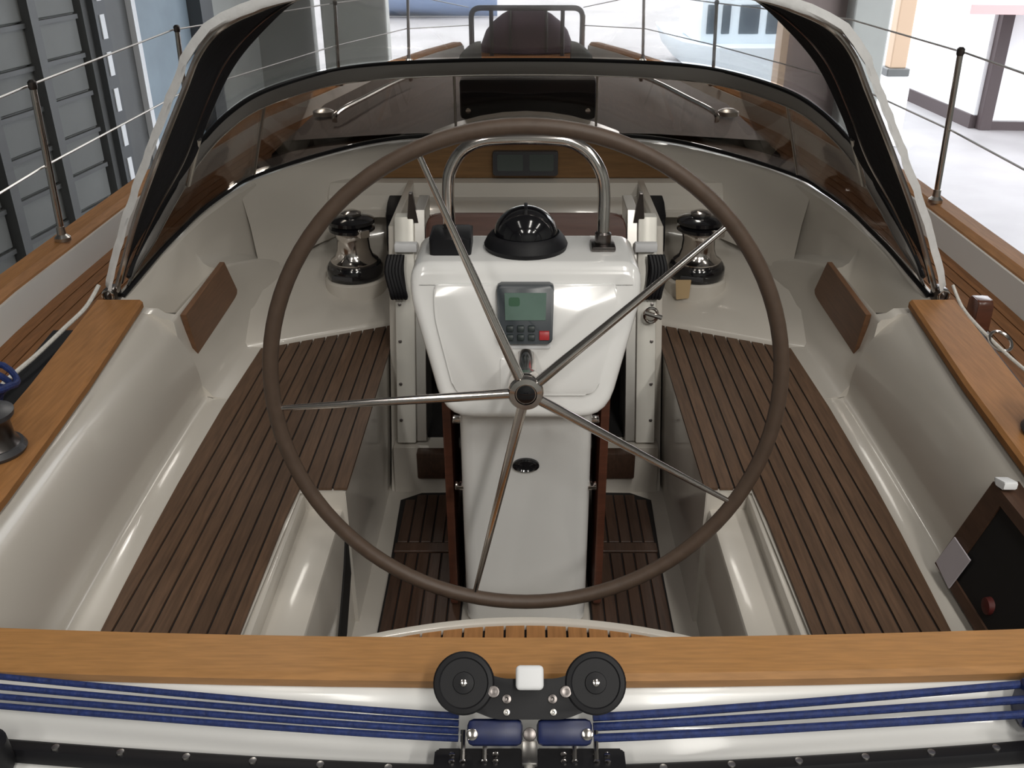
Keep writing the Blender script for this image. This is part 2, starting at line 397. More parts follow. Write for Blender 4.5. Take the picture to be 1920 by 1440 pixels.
# coachroof seen through the windscreen
b = NB(); rows = []
for y, w, z in ((4.12, 1.12, 0.955), (5, 1.12, 0.95), (6, 1.0, 0.92), (7, 0.86, 0.86), (7.8, 0.7, 0.76), (8.1, 0.62, 0.6)):
    rows.append([(-w-0.03, y, 0.55), (-w, y, z-0.07), (-w+0.07, y, z-0.01), (-w*0.5, y, z+0.02), (0, y, z+0.03), (w*0.5, y, z+0.02), (w-0.07, y, z-0.01), (w, y, z-0.07), (w+0.03, y, 0.55)])
V = grid(b, rows); b.faces.new(V[-1]); mk('coachroof', b, 'coachroof_teak', yacht, angle=40)

# ---- cockpit tub
SZ = 0.45
YF = lambda ax: 3.02 + (3.24 - 3.02)*(0.95 - ax)/(0.95 - 0.49)      # forward end of a bench at |x|
outer = lambda y: lerp_tab([(1.2, 0.90), (1.57, 0.925), (2.04, 0.948), (2.55, 0.955), (3.02, 0.945), (3.3, 0.94)], y)[0]
for sx in (-1, 1):
    # seat moulding (the white base the teak lies on), with the cut-out for the helmsman aft
    b = NB()
    pts = [(sx*1.03, 1.25), (sx*0.616, 1.25), (sx*0.616, 2.12), (sx*0.492, 2.12), (sx*0.492, 3.26), (sx*0.60, 3.22), (sx*1.03, 3.0)]
    prism(b, pts, 'z', 0.20, SZ - 0.008, 0.006); bench = mk('bench', b, 'gelcoat', yacht)
    # seat front
    b = NB(); box(b, *sorted((sx*0.489, sx*0.510)), 2.121, 3.25, -0.03, SZ-0.010)
    mk('bench_front', b, 'gelcoat', yacht)
    # caulking sheet and planks
    b = NB(); prism(b, [(sx*outer(1.25), 1.25), (sx*0.625, 1.25), (sx*0.625, 2.135), (sx*0.495, 2.135), (sx*0.495, 3.225), (sx*0.93, 3.0), (sx*0.945, 2.5), (sx*0.935, 2.0)], 'z', SZ-0.010, SZ-0.003)
    mk('caulking', b, 'caulk', bench, smooth=False)
    npl = 11; w = (0.940 - 0.482)/npl
    for k in range(npl):
        a0 = 0.482 + k*w + 0.0028; a1 = 0.482 + (k+1)*w - 0.0028
        am = (a0+a1)/2; ya = 1.26 if am > 0.62 else 2.125
        b = NB()
        n = 9; L = []; Rr = []
        for i in range(n):
            t = i/(n-1)
            y0 = ya + (YF(a0) - ya)*t; y1 = ya + (YF(a1) - ya)*t
            e0 = a0*1.0; e1 = a1
            if k == npl-1: e1 = outer(y1)
            if a0 < 0.62 < a1 and y0 < 2.12: e0 = 0.62
            L.append((e0, y0)); Rr.append((e1, y1))
        rows = [[(sx*p[0], p[1], SZ-0.006) for p in L], [(sx*p[0], p[1], SZ+0.002) for p in L], [(sx*p[0], p[1], SZ+0.002) for p in Rr], [(sx*p[0], p[1], SZ-0.006) for p in Rr]]
        V = grid(b, rows, closed=False)
        b.faces.new([V[0][0], V[1][0], V[2][0], V[3][0]]); b.faces.new([V[0][-1], V[1][-1], V[2][-1], V[3][-1]][::-1])
        mk('plank', b, 'teak_seat', bench, smooth=False)
    # lower white helmsman ledge beside the cut-out
    b = NB(); prism(b, [(sx*0.62, 1.25), (sx*0.50, 1.25), (sx*0.50, 2.13), (sx*0.62, 2.13)], 'z', -0.03, 0.385, 0.012)
    lg = mk('helm_ledge', b, 'gelcoat', yacht)
    b = NB(); box(b, min(sx*0.600, sx*0.618), max(sx*0.600, sx*0.618), 1.25, 2.115, 0.384, 0.437, 0.005); mk('seat_lip', b, 'gelcoat', lg)
    # coaming: lofted inner side from seat ledge to the cap
    rows = []
    for y in [1.1, 1.3, 1.6, 1.9, 2.2, 2.5, 2.64]:
        ci = lerp_tab([(1.1, 1.055), (1.59, 1.078), (2.07, 1.117), (2.66, 1.185)], y)[0]; o = outer(y)
        a_ = o + 0.076; w_ = ci - a_
        prof = [(o-0.01, SZ-0.01), (o+0.004, SZ+0.002), (o+0.050, SZ+0.004), (o+0.064, SZ+0.008), (o+0.072, SZ+0.017), (o+0.0755, SZ+0.032)]
        prof += [(a_ + w_*(1-math.cos(R(th)))/(1-math.cos(R(72))), SZ+0.05+0.255*math.sin(R(th))/math.sin(R(72))) for th in (0, 9, 18, 27, 36, 45, 54, 63, 72)]
        prof += [(ci+0.03, SZ+0.308), (ci+0.15, SZ+0.30), (ci+0.165, SZ+0.27), (ci+0.18, DZ-0.03)]
        rows.append([(sx*p[0], y, p[1]) for p in prof])
    b = NB(); V = grid(b, rows); b.faces.new(V[-1]); b.faces.new(V[0])
    cm = mk('coaming', b, 'gelcoat', yacht, angle=60)
    # forward part of the coaming: wall, locker shelf and foot of the windscreen
    rows = []
    for y, wall, shelf, base, bz, cav in ((2.64, 1.085, 1.12, 1.285, 0.745, 0), (2.685, 1.085, 1.12, 1.280, 0.750, 0), (2.70, 1.085, 1.12, 1.276, 0.752, 1), (2.80, 1.085, 1.12, 1.262, 0.765, 1), (2.95, 1.085, 1.118, 1.224, 0.81, 1), (3.09, 1.083, 1.113, 1.188, 0.849, 1), (3.105, 1.083, 1.112, 1.186, 0.851, 0), (3.22, 1.07, 1.095, 1.15, 0.88, 0),
                               (3.36, 1.03, 1.055, 1.10, 0.905, 0), (3.52, 0.965, 0.99, 1.04, 0.925, 0)):
        o = min(outer(y), wall-0.1); sz = lerp_tab([(2.64, 0.725), (3.1, 0.725), (3.3, 0.69), (3.55, 0.60)], y)[0]
        prof = [(o-0.01, SZ-0.01), (o+0.004, SZ+0.002), (o+0.045, SZ+0.010), (o+0.075, SZ+0.05), (wall-0.012, min(SZ+0.14, sz-0.03)), (wall-0.004, sz-0.012), (wall+0.006, sz)]
        if cav: prof += [(wall+0.008, 0.60), (base-0.055, 0.60), (base-0.035, (0.60+bz)/2)]
        else: prof += [(shelf, sz+0.005), (shelf+0.02, sz+0.02), ((shelf+base)/2+0.01, (sz+bz)/2+0.01)]
        prof += [(base-0.01, bz-0.01), (base+0.01, bz), (base+0.04, bz-0.01), (base+0.10, DZ-0.03)]
        rows.append([(sx*p[0], y, p[1]) for p in prof])
    b = NB(); V = grid(b, rows); b.faces.new(V[0]); mk('coaming', b, 'gelcoat', yacht, angle=45)
    # teak cap on the coaming, aft of the windscreen
    rows = []
    for y in [1.1, 1.35, 1.6, 1.85, 2.1, 2.35, 2.6, 2.66]:
        ci = lerp_tab([(1.1, 1.055), (1.59, 1.078), (2.07, 1.117), (2.66, 1.185)], y)[0]; co = ci + 0.133
        rows.append([(sx*p[0], y, p[1]) for p in ((ci-0.012, 0.760), (ci-0.012, 0.776), (ci-0.004, 0.784), (co-0.008, 0.784), (co, 0.776), (co, 0.760))])
    b = NB(); V = grid(b, rows, closed=True); b.faces.new(V[0]); b.faces.new(V[-1][::-1]); mk('coaming_cap', b, 'teak_cap', yacht, angle=40)
    # teak locker door on the forward coaming wall
    b = NB(); prism(b, [(2.69, 0.722), (3.12, 0.742), (3.225, 0.585), (2.735, 0.565), (2.725, 0.60)], 'x', *sorted((sx*1.060, sx*1.078)), 0.002); mk('locker_door', b, 'teak_panel', yacht, smooth=False)
    # forward bulkhead of the seat and winch platform
    inn = 0.462
    front = [(inn, 3.26), (0.60, 3.20), (0.75, 3.13), (0.90, 3.06), (1.0, 3.02), (1.085, 2.99)]
    back = [(inn, 3.80), (0.60, 3.78), (0.75, 3.74), (0.90, 3.68), (1.0, 3.62), (1.085, 3.42)]
    rows = []
    for (fx, fy), (bx_, by_) in zip(front, back):
        rows.append([(sx*fx, fy-0.008, SZ-0.02), (sx*fx, fy-0.004, SZ+0.010), (sx*fx, fy+0.010, SZ+0.022), (sx*(fx*0.7+bx_*0.3), fy*0.7+by_*0.3, 0.505), (sx*(fx*0.3+bx_*0.7), fy*0.3+by_*0.7, 0.555), (sx*bx_, by_-0.05, 0.592), (sx*bx_, by_-0.015, 0.606), (sx*bx_, by_, 0.66), (sx*bx_, by_+0.03, 0.84)])
    b = NB(); grid(b, rows); mk('winch_platform', b, 'gelcoat', yacht, angle=60)
    # sloping foot of the windscreen on the front curve
    base = [(1.075, 3.44, 0.914), (1.04, 3.52, 0.925), (0.95, 3.64, 0.938), (0.83, 3.765, 0.95), (0.70, 3.90, 0.957), (0.56, 4.0, 0.963), (0.3, 4.07, 0.968), (0.0, 4.08, 0.97)]
    low = [(1.02, 3.40, 0.59), (0.965, 3.50, 0.59), (0.90, 3.60, 0.62), (0.80, 3.70, 0.64), (0.68, 3.75, 0.68), (0.56, 3.78, 0.72), (0.3, 3.80, 0.76), (0.0, 3.80, 0.76)]
    rows = []
    for p, q in zip(base, low):
        p = Vector(p); q = Vector(q); m1 = q.lerp(p, 0.4); m1.z += 0.06; m2 = q.lerp(p, 0.8); m2.z += 0.035
        rows.append([(sx*v[0], v[1], v[2]) for v in (q, m1, m2, p + Vector((0, 0, 0.002)), p + Vector((0.0, 0.05, 0)), p + Vector((0, 0.1, -0.05)))])
    b = NB(); grid(b, rows); mk('windscreen_foot', b, 'gelcoat', yacht, angle=60)
    b = NB(); slab(b, [[(sx*(p[0] + 0.012), p[1] + 0.03, p[2] - 0.004) for p in base], [(sx*(p[0]*1.08), p[1] + 0.42, p[2] - 0.03) for p in base]], 0.01); mk('coachroof_edge', b, 'coachroof_teak', yacht)
    # companionway side: track, inner cheek, bracket
    tl = lambda z: 2.85 + 0.384*(z - 0.165)
    b = NB(); M = Matrix.Identity(4)
    prism(b, [(tl(0.165), 0.165), (tl(0.90), 0.90), (tl(0.90)+0.05, 0.90), (tl(0.165)+0.05, 0.165)], 'x', *sorted((sx*0.388, sx*0.455)), 0.004); tr = mk('companionway_track', b, 'aluminium', yacht)
    for z in (0.24, 0.36, 0.50, 0.62):
        b = NB(); lathe(b, [(0.006, 0), (0.006, 0.003), (0, 0.004)], axis_to((sx*0.440, tl(z)-0.0005, z), (0, -1, 0.38)), 10); mk('screw', b, 'dark_steel', tr)
    b = NB(); prism(b, [(tl(0.165)+0.012, 0.165), (tl(0.92)+0.012, 0.92), (tl(0.92)+0.2, 0.92), (tl(0.165)+0.2, 0.165)], 'x', *sorted((sx*0.350, sx*0.388)), 0.003); mk('track_cheek', b, 'stainless_dull', yacht, smooth=False)
    b = NB(); prism(b, [(sx*0.372, 0.88), (sx*0.412, 0.88), (sx*0.400, 0.985), (sx*0.388, 0.985)], 'y', 3.13, 3.155, 0.003); mk('track_horn', b, 'dark_steel', yacht, smooth=False)
    b = NB(); box(b, *sorted((sx*0.375, sx*0.452)), 3.065, 3.10, 0.795, 0.825, 0.004); mk('track_bracket', b, 'building_white', yacht)
    # cheek wall between track and bench
    b = NB(); prism(b, [(2.80, -0.03), (2.90, 0.16), (3.16, 0.86), (3.9, 0.86), (3.9, -0.03)], 'x', *sorted((sx*0.456, sx*0.482)), 0.004); mk('companionway_side', b, 'gelcoat', yacht, smooth=False)
# companionway front below the opening
b = NB(); prism(b, [(2.80, -0.03), (2.83, 0.155), (3.1, 0.165), (3.1, -0.03)], 'x', -0.47, 0.47, 0.008); sill = mk('companionway_sill', b, 'gelcoat', yacht)
b = NB(); box(b, -0.383, 0.383, 2.79, 2.835, 0.05, 0.155, 0.006); mk('step', b, 'teak_sole', yacht)
b = NB(); box(b, -0.388, 0.388, 3.3, 3.34, 0.1, 0.8); box(b, -0.388, 0.388, 2.9, 3.34, 0.13, 0.17); mk('companionway_interior', b, 'dark_interior', yacht, smooth=False)
# bridge over the companionway: sliding hatch edge and cabin front bands
b = NB(); prism(b, [(3.40, 0.78), (3.40, 0.80), (3.41, 0.808), (3.70, 0.812), (3.70, 0.78)], 'x', -0.47, 0.47, 0.004); mk('hatch_edge', b, 'gelcoat', yacht)
b = NB(); prism(b, [(3.66, 0.76), (3.70, 0.76), (3.712, 0.815), (3.725, 0.826), (3.75, 0.856), (3.79, 0.861), (4.0, 0.861), (4.0, 0.74), (3.66, 0.74)], 'x', -0.80, 0.80, 0.006); mk('cabin_front_band', b, 'gelcoat', yacht)
# teak front of the hatch garage
arc = [(-0.655, 0.863)] + [(x, 1.075 - 0.21*(abs(x)/0.64)**2.0) for x in [-0.6, -0.5, -0.4, -0.3, -0.2, -0.1, 0, 0.1, 0.2, 0.3, 0.4, 0.5, 0.6]] + [(0.655, 0.863)]
b = NB(); prism(b, arc, 'y', 3.80, 3.835, 0.004); mk('hatch_garage_front', b, 'garage_wood', yacht, angle=40)
arc2 = [(x*0.99, z-0.01) for x, z in arc]
b = NB(); prism(b, arc2, 'y', 3.835, 4.16); mk('hatch_garage', b, 'gelcoat', yacht, angle=40)
# sole: white pan and teak planks left and right of the pedestal
b = NB(); box(b, -0.52, 0.52, 1.2, 2.95, -0.10, -0.012); sp = mk('cockpit_sole', b, 'gelcoat', yacht, smooth=False)
for sx in (-1, 1):
    b = NB(); prism(b, [(sx*0.425, 1.55), (sx*0.428, 2.3), (sx*0.44, 2.74), (sx*0.37, 2.785), (sx*0.19, 2.79), (sx*0.19, 1.55)], 'z', -0.014, -0.004); mk('caulking', b, 'caulk', sp, smooth=False)
    for k in range(6):
        a0 = 0.195 + k*0.0385; a1 = a0 + 0.034
        for y0, y1 in ((1.56, 2.43), (2.49, 2.765 if k < 5 else 2.735)):
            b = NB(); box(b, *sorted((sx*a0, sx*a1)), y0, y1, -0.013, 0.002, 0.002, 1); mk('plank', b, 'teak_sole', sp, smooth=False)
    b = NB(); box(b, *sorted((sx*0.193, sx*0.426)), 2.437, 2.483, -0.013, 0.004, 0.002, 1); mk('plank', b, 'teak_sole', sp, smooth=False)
# dark patch standing in for shade low on the port footwell side
b = NB(); prism(b, [(1.80, 0.03), (1.99, 0.06), (2.115, 0.17), (2.125, 0.33), (2.05, 0.24), (1.9, 0.12)], 'x', -0.503, -0.495); mk('footwell_shade', b, 'dark_interior', yacht, smooth=False)
# helm seat: curved white edge and planks
b = NB(); rows = []
for k in range(21):
    x = -0.42 + 0.84*k/20; yv = 1.600 - 0.055*(x/0.335)**2
    rows.append([(x, yv-0.018, SZ-0.03), (x, yv-0.018, SZ+0.004), (x, yv-0.012, SZ+0.010), (x, yv-0.002, SZ+0.010), (x, yv+0.004, SZ+0.002), (x, yv, 0.33)])
grid(b, rows); hs = mk('helm_seat_edge', b, 'gelcoat', yacht, angle=50)
b = NB(); prism(b, [(-0.46, 1.20), (0.46, 1.20), (0.42, 1.50), (0.3, 1.54), (0.16, 1.575), (0, 1.585), (-0.16, 1.575), (-0.3, 1.54), (-0.42, 1.50)], 'z', 0.40, SZ-0.012); helm = mk('helm_seat', b, 'caulk', yacht, smooth=False)
for k in range(18):
    x0 = -0.405 + k*0.0452; x1 = x0 + 0.0400
    f = lambda x: 1.583 - 0.055*(x/0.335)**2
    b = NB(); prism(b, [(x0, 1.20), (x1, 1.20), (x1, f(x1)), (x0, f(x0))], 'z', SZ-0.014, SZ); mk('plank', b, 'teak_cap', helm, smooth=False)
# taffrail: wide teak plank on the stern coaming
b = NB(); rows = []
for k in range(17):
    x = -1.25 + 2.5*k/16; dy = 0.022*(x/0.85)**2
    rows.append([(x, y+dy, z) for y, z in ((1.096, 0.752), (1.094, 0.768), (1.101, 0.778), (1.182, 0.778), (1.19, 0.770), (1.19, 0.752))])
V = grid(b, rows, closed=True); b.faces.new(V[0]); b.faces.new(V[-1][::-1]); mk('taffrail', b, 'teak_taffrail', yacht, angle=40)
# stern coaming under the taffrail and the transom deck
b = NB(); rows = []
for k in range(17):
    x = -1.35 + 2.7*k/16; dy = 0.022*(x/0.85)**2
    rows.append([(x, y+dy, z) for y, z in ((1.24, 0.38), (1.20, 0.50), (1.184, 0.752), (1.10, 0.752), (1.086, 0.742), (1.062, 0.706), (1.045, 0.692), (0.95, 0.685), (0.80, 0.682), (0.5, 0.67), (0.2, 0.62), (0.2, 0.4))])
grid(b, rows); mk('transom_deck', b, 'transom_lit_white', yacht, angle=60)

# ================================================================ FITTINGS
# ---- steering wheel
WC = Vector((0, 1.795, 0.925)); wa = R(5)
WM = Matrix(((1, 0, 0, WC.x), (0, math.sin(wa), -math.cos(wa), WC.y), (0, math.cos(wa), math.sin(wa), WC.z), (0, 0, 0, 1)))   # (u, v, n)
wheel = thing('ship_helm', WC, 'large brown leather-rimmed steering wheel with five polished steel spokes', 'steering wheel')
b = NB(); tube(b, [WM @ Vector((0.55*math.cos(2*math.pi*k/96), 0.55*math.sin(2*math.pi*k/96), 0)) for k in range(96)], 0.0168, 14, closed=True); mk('rim', b, 'wheel_leather', wheel)
for k in range(5):
    a = R(41 + 72*k); d = Vector((math.cos(a), math.sin(a), 0))
    p = [WM @ (d*0.03 + Vector((0, 0, 0.022))), WM @ (d*0.3 + Vector((0, 0, 0.012))), WM @ (d*0.540)]
    b = NB(); tube(b, p, 0.0118, 12, r2=0.0058); mk('spoke', b, 'stainless', wheel)
b = NB(); lathe(b, [(0.024, -0.185), (0.024, -0.03), (0.036, -0.03), (0.039, -0.02), (0.039, 0.028), (0.035, 0.036), (0.024, 0.038), (0.022, 0.034), (0.020, 0.034)], WM, 32); mk('hub', b, 'stainless', wheel)
b = NB(); lathe(b, [(0.020, 0.030), (0.020, 0.037), (0.012, 0.040), (0, 0.041)], WM, 24); mk('hub_cap', b, 'black_gloss', wheel)

# ---- pedestal
ped = thing('steering_pedestal', (0, 2.05, 0), 'white steering pedestal with flared console behind the wheel', 'pedestal')
b = NB()
rows = []
for z, yf_, w in ((0.0, 2.110, 0.172), (0.1, 2.094, 0.172), (0.4, 2.05, 0.169), (0.74, 2.003, 0.165), (0.84, 1.99, 0.165)):
    rr = 0.035; row = []
    for cx, cy, a0 in ((w-rr, yf_+rr, -90), (w-rr, yf_+0.18-rr, 0), (-w+rr, yf_+0.18-rr, 90), (-w+rr, yf_+rr, 180)):
        for i in range(5):
            a = R(a0 + 90*i/4); row.append((cx + rr*math.cos(a), cy + rr*math.sin(a), z))
    rows.append(row)
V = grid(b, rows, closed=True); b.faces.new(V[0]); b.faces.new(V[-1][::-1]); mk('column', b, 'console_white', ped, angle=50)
def rnd_poly(pts, rad, n=5):
    out = []; m = len(pts)
    for i in range(m):
        p0, p1, p2 = (Vector(pts[i-1]), Vector(pts[i]), Vector(pts[(i+1) % m]))
        r_ = rad[i] if isinstance(rad, (list, tuple)) else rad
        d0 = (p0-p1).normalized(); d2 = (p2-p1).normalized(); A = p1 + d0*r_; B = p1 + d2*r_
        for k in range(n+1):
            t = k/n; out.append(tuple((A.lerp(p1, t)).lerp(p1.lerp(B, t), t)))
    return out
def pillow(bm, poly, y0, y1, r, n=5, M=None):
    """polygon in xz extruded along y with edges rounded by radius r"""
    m = len(poly); area = sum(poly[i][0]*poly[(i+1) % m][1] - poly[(i+1) % m][0]*poly[i][1] for i in range(m)); sg = 1 if area > 0 else -1
    nrm = []
    for i in range(m):
        a, c = Vector(poly[i-1]), Vector(poly[(i+1) % m]); d = (c-a).normalized(); nrm.append(Vector((d.y, -d.x))*sg)
    rows = []
    for k in range(n+1):
        a = math.pi/2*k/n; ins = r*(1-math.sin(a)); yy = y0 + r*(1-math.cos(a)); rows.append((ins, yy))
    for k in range(n+1):
        a = math.pi/2*(1-k/n); ins = r*(1-math.sin(a)); yy = y1 - r*(1-math.cos(a)); rows.append((ins, yy))
    rows = [(r+0.003, y0)] + rows + [(r+0.003, y1)]
    R_ = [[(poly[i][0]-nrm[i].x*ins, yy, poly[i][1]-nrm[i].y*ins) for i in range(m)] for ins, yy in rows]
    V = grid(bm, R_, closed=True); bm.faces.new(V[0]); bm.faces.new(V[-1][::-1])
    if M is not None:
        for row in V:
            for v in row: v.co = M @ v.co
    return bm
shear = Matrix.Identity(4); shear[1][2] = 0.42; shear[1][3] = -0.42*0.80       # the console face leans back
cp = rnd_poly([(-0.274, 1.106), (0.274, 1.106), (0.274, 1.03), (0.193, 0.765), (-0.193, 0.765), (-0.274, 1.03)], [0.045, 0.045, 0.03, 0.065, 0.065, 0.03])
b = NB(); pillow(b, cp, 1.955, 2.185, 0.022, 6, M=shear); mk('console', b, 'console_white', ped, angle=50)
fp = rnd_poly([(-0.216, 1.064), (0.214, 1.064), (0.214, 0.995), (0.168, 0.822), (-0.168, 0.822), (-0.216, 0.995)], [0.012, 0.012, 0.03, 0.03, 0.03, 0.03])
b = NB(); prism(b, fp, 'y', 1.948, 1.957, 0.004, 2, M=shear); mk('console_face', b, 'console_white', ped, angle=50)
b = NB(); prism(b, rnd_poly([(-0.068, 1.068), (0.066, 1.068), (0.062, 0.942), (-0.064, 0.942)], 0.01), 'y', 1.928, 1.952, 0.005, 2, M=shear); dsp = mk('display', b, 'display_dark', ped)
b = NB(); prism(b, [(-0.050, 1.052), (0.048, 1.052), (0.046, 0.994), (-0.048, 0.994)], 'y', 1.926, 1.930, 0, M=shear); mk('screen', b, 'screen_green', dsp, smooth=False)
pbr('lcd_dark', (0.03, 0.10, 0.05), 0.3)
b = NB(); prism(b, rnd_poly([(-0.040, 1.043), (-0.014, 1.043), (-0.014, 1.024), (-0.040, 1.024)], 0.006), 'y', 1.9255, 1.9265, 0, M=shear); mk('screen_mark', b, 'lcd_dark', dsp, smooth=False)
for (x, z, mt) in ((-0.037, 0.976, 'button_dark'), (-0.012, 0.976, 'button_dark'), (0.013, 0.976, 'button_dark'), (-0.037, 0.957, 'button_dark'), (-0.012, 0.957, 'button_dark'), (0.013, 0.957, 'button_dark'), (0.043, 0.961, 'red_button')):
    w = 0.008 if mt == 'button_dark' else 0.012
    b = NB(); box(b, x-w, x+w, 1.923, 1.930, z-w*0.8, z+w*0.8, 0.002, M=shear); o = mk('button', b, mt, dsp)
    if mt == 'red_button': o['label'] = 'red standby button'
b = NB(); prism(b, rnd_poly([(-0.058, 0.938), (0.058, 0.938), (0.058, 0.926), (-0.058, 0.926)], 0.004), 'y', 1.944, 1.951, 0.002, M=shear); mk('name_strip', b, 'building_white', ped)
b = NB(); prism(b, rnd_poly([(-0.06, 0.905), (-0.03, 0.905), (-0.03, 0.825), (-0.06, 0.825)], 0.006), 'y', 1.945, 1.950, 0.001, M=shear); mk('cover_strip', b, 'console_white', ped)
# oval cover on the column
b = NB(); lathe(b, [(0.022, 0), (0.022, 0.006), (0.017, 0.009), (0.014, 0.006), (0, 0.006)], T(0, 2.0215, 0.59) @ Matrix.Rotation(R(97.5), 4, 'X') @ Matrix.Diagonal((1.55, 1.0, 1, 1)), 28); mk('key_cover', b, 'black_gloss', ped)
# compass
b = NB(); CM = T(0, 2.205, 1.105)
lathe(b, [(0.100, 0), (0.103, 0.012), (0.096, 0.026), (0.088, 0.036), (0.082, 0.040), (0.080, 0.037), (0.070, 0.037)], CM, 40); cps = mk('compass', b, 'black_plastic', ped)
b = NB(); lathe(b, [(0.078, 0.036)] + [(0.078*math.cos(R(a)), 0.036 + 0.068*math.sin(R(a))) for a in range(8, 90, 8)] + [(0, 0.104)], CM, 40); mk('dome', b, 'black_gloss', cps)
b = NB(); prism(b, rnd_poly([(-0.05, 0.03), (0.05, 0.03), (0.03, 0.085), (-0.03, 0.085)], 0.012), 'x', -0.004, 0.004, 0.001, M=T(0, 2.20, 1.128)); mk('dome_bar', b, 'black_plastic', cps)
# switch box on the console top
b = NB(); prism(b, rnd_poly([(-0.232, 2.14), (-0.132, 2.14), (-0.132, 2.26), (-0.232, 2.26)], 0.01), 'z', 1.104, 1.146, 0.005); mk('switch_box', b, 'black_plastic', ped)
# stainless grab arch
GA = smooth_path([(-0.180, 2.125, 1.145), (-0.180, 2.12, 1.20), (-0.180, 2.12, 1.27), (-0.172, 2.12, 1.315), (-0.145, 2.12, 1.358), (-0.10, 2.12, 1.381), (-0.04, 2.12, 1.386), (0.04, 2.12, 1.386), (0.10, 2.12, 1.379), (0.145, 2.115, 1.352), (0.172, 2.105, 1.31), (0.180, 2.10, 1.26), (0.180, 2.09, 1.20), (0.180, 2.085, 1.145)], 6)
GA = [Vector((p.x*1.05, p.y + 0.115, p.z - 0.030 + (p.z-1.145)*0.03)) for p in GA]
b = NB(); tube(b, GA, 0.0150, 16); ga = mk('grab_arch', b, 'stainless', ped)
for x, y in ((-0.189, 2.24), (0.189, 2.20)):
    b = NB(); box(b, x-0.030, x+0.030, y-0.035, y+0.035, 1.105, 1.119, 0.005); lathe(b, [(0.020, 0.0), (0.020, 0.03), (0.016, 0.034)], T(x, y, 1.113), 20); mk('foot', b, 'dark_steel', ga)
# hinges on the column side
for z in (0.70, 0.50):
    for sx in (-1, 1):
        b = NB(); box(b, *sorted((sx*0.163, sx*0.185)), 2.05, 2.075, z-0.006, z+0.006, 0.002); mk('hinge', b, 'stainless', ped)

# ---- folded cockpit table behind the pedestal
tb = thing('cockpit_table', (0, 2.5, 0), 'folded mahogany cockpit table with two hanging leaves behind the pedestal', 'table')
for sx in (-1, 1):
    b = NB(); prism(b, rnd_poly([(2.17, 0.745), (2.70, 0.745), (2.70, 0.008), (2.17, 0.008)], 0.012), 'x', *sorted((sx*0.200, sx*0.222)), 0.004); mk('leaf', b, 'mahogany', tb)
b = NB(); box(b, -0.198, 0.198, 2.315, 2.695, 0.735, 0.76, 0.004); mk('top', b, 'mahogany', tb)
b = NB(); box(b, -0.16, 0.16, 2.34, 2.36, 0.005, 0.734, 0.003); box(b, -0.16, 0.16, 2.64, 2.66, 0.005, 0.734, 0.003); mk('frame', b, 'mahogany', tb, smooth=False)

# ---- washboard in the companionway
wb = thing('washboard', (0, 3.0, 0.5), 'dark mahogany washboard closing the top of the companionway', 'hatch board')
b = NB(); prism(b, rnd_poly([(-0.348, 0.905), (0.348, 0.905), (0.348, 0.56), (-0.348, 0.56)], [0.05, 0.05, 0.005, 0.005]), 'y', 0, 0.022, 0.004, M=Matrix(((1, 0, 0, 0), (0, 1, 0.384, 2.845 - 0.384*0.165 + 0.02), (0, 0, 1, 0), (0, 0, 0, 1)))); mk('board', b, 'mahogany_board', wb)
b = NB(); box(b, -0.34, 0.34, 3.20, 3.215, 0.872, 0.886, 0.003); mk('batten', b, 'mahogany', wb)

# ---- instruments on the hatch garage
ins = thing('instrument_display', (0, 3.80, 0.88), 'black twin instrument display on the teak hatch garage', 'instrument')
b = NB(); prism(b, rnd_poly([(-0.134, 0.978), (0.130, 0.978), (0.130, 0.880), (-0.134, 0.880)], 0.008), 'y', 3.770, 3.798, 0.005); mk('housing', b, 'dark_grey', ins)
for x0, x1 in ((-0.116, -0.012), (0.014, 0.112)):
    b = NB(); prism(b, rnd_poly([(x0, 0.966), (x1, 0.966), (x1, 0.900), (x0, 0.900)], 0.006), 'y', 3.769, 3.774, 0.001); mk('screen', b, 'screen_grey', ins, smooth=False)

# ---- windscreen
wtop = [(-1.262, 2.80, 0.80), (-1.25, 2.873, 0.85), (-1.212, 3.012, 0.95), (-1.175, 3.14, 1.03), (-1.125, 3.235, 1.12), (-1.049, 3.374, 1.20), (-0.952, 3.543, 1.25), (-0.79, 3.85, 1.268), (-0.60, 3.99, 1.277), (-0.3, 4.05, 1.283), (0, 4.06, 1.285)]
wbas = [(-1.268, 2.745, 0.752), (-1.245, 2.84, 0.782), (-1.215, 2.98, 0.822), (-1.185, 3.09, 0.852), (-1.15, 3.21, 0.884), (-1.10, 3.36, 0.910), (-1.035, 3.525, 0.930), (-0.83, 3.765, 0.955), (-0.60, 3.98, 0.967), (-0.3, 4.065, 0.973), (0, 4.075, 0.975)]
def mirror(c): return c + [(-p[0], p[1], p[2]) for p in reversed(c[:-1])]
WT = resample(smooth_path(mirror(wtop), 8), 81); WB_ = []
wtm = smooth_path(mirror(wtop), 8); wbm = [p + Vector((0, 0, 0.012)) for p in smooth_path(mirror(wbas), 8)]
ws = thing('windscreen', (0, 3.5, 0.8), 'wraparound tinted glass windscreen with grey metal top frame', 'windscreen')
N = len(wtm)
b = NB(); tube(b, [p + Vector((0, 0, 0.004)) for p in wtm], 0.010, 8); mk('gasket', b, 'black_plastic', ws)
b = NB(); rows = []
for i in range(N):
    p = wtm[i]; q = wbm[i]; d = (q-p).normalized(); inw = Vector((-p.x*0.5, -p.y*0.25 - 0.6, 0)); inw = (inw - d*inw.dot(d)).normalized()
    L = min(0.052, (q-p).length*0.5)
    rows.append([p + inw*0.012, p + d*L*0.55 + inw*0.020, p + d*L + inw*0.012, p + d*L - inw*0.006, p - inw*0.006])
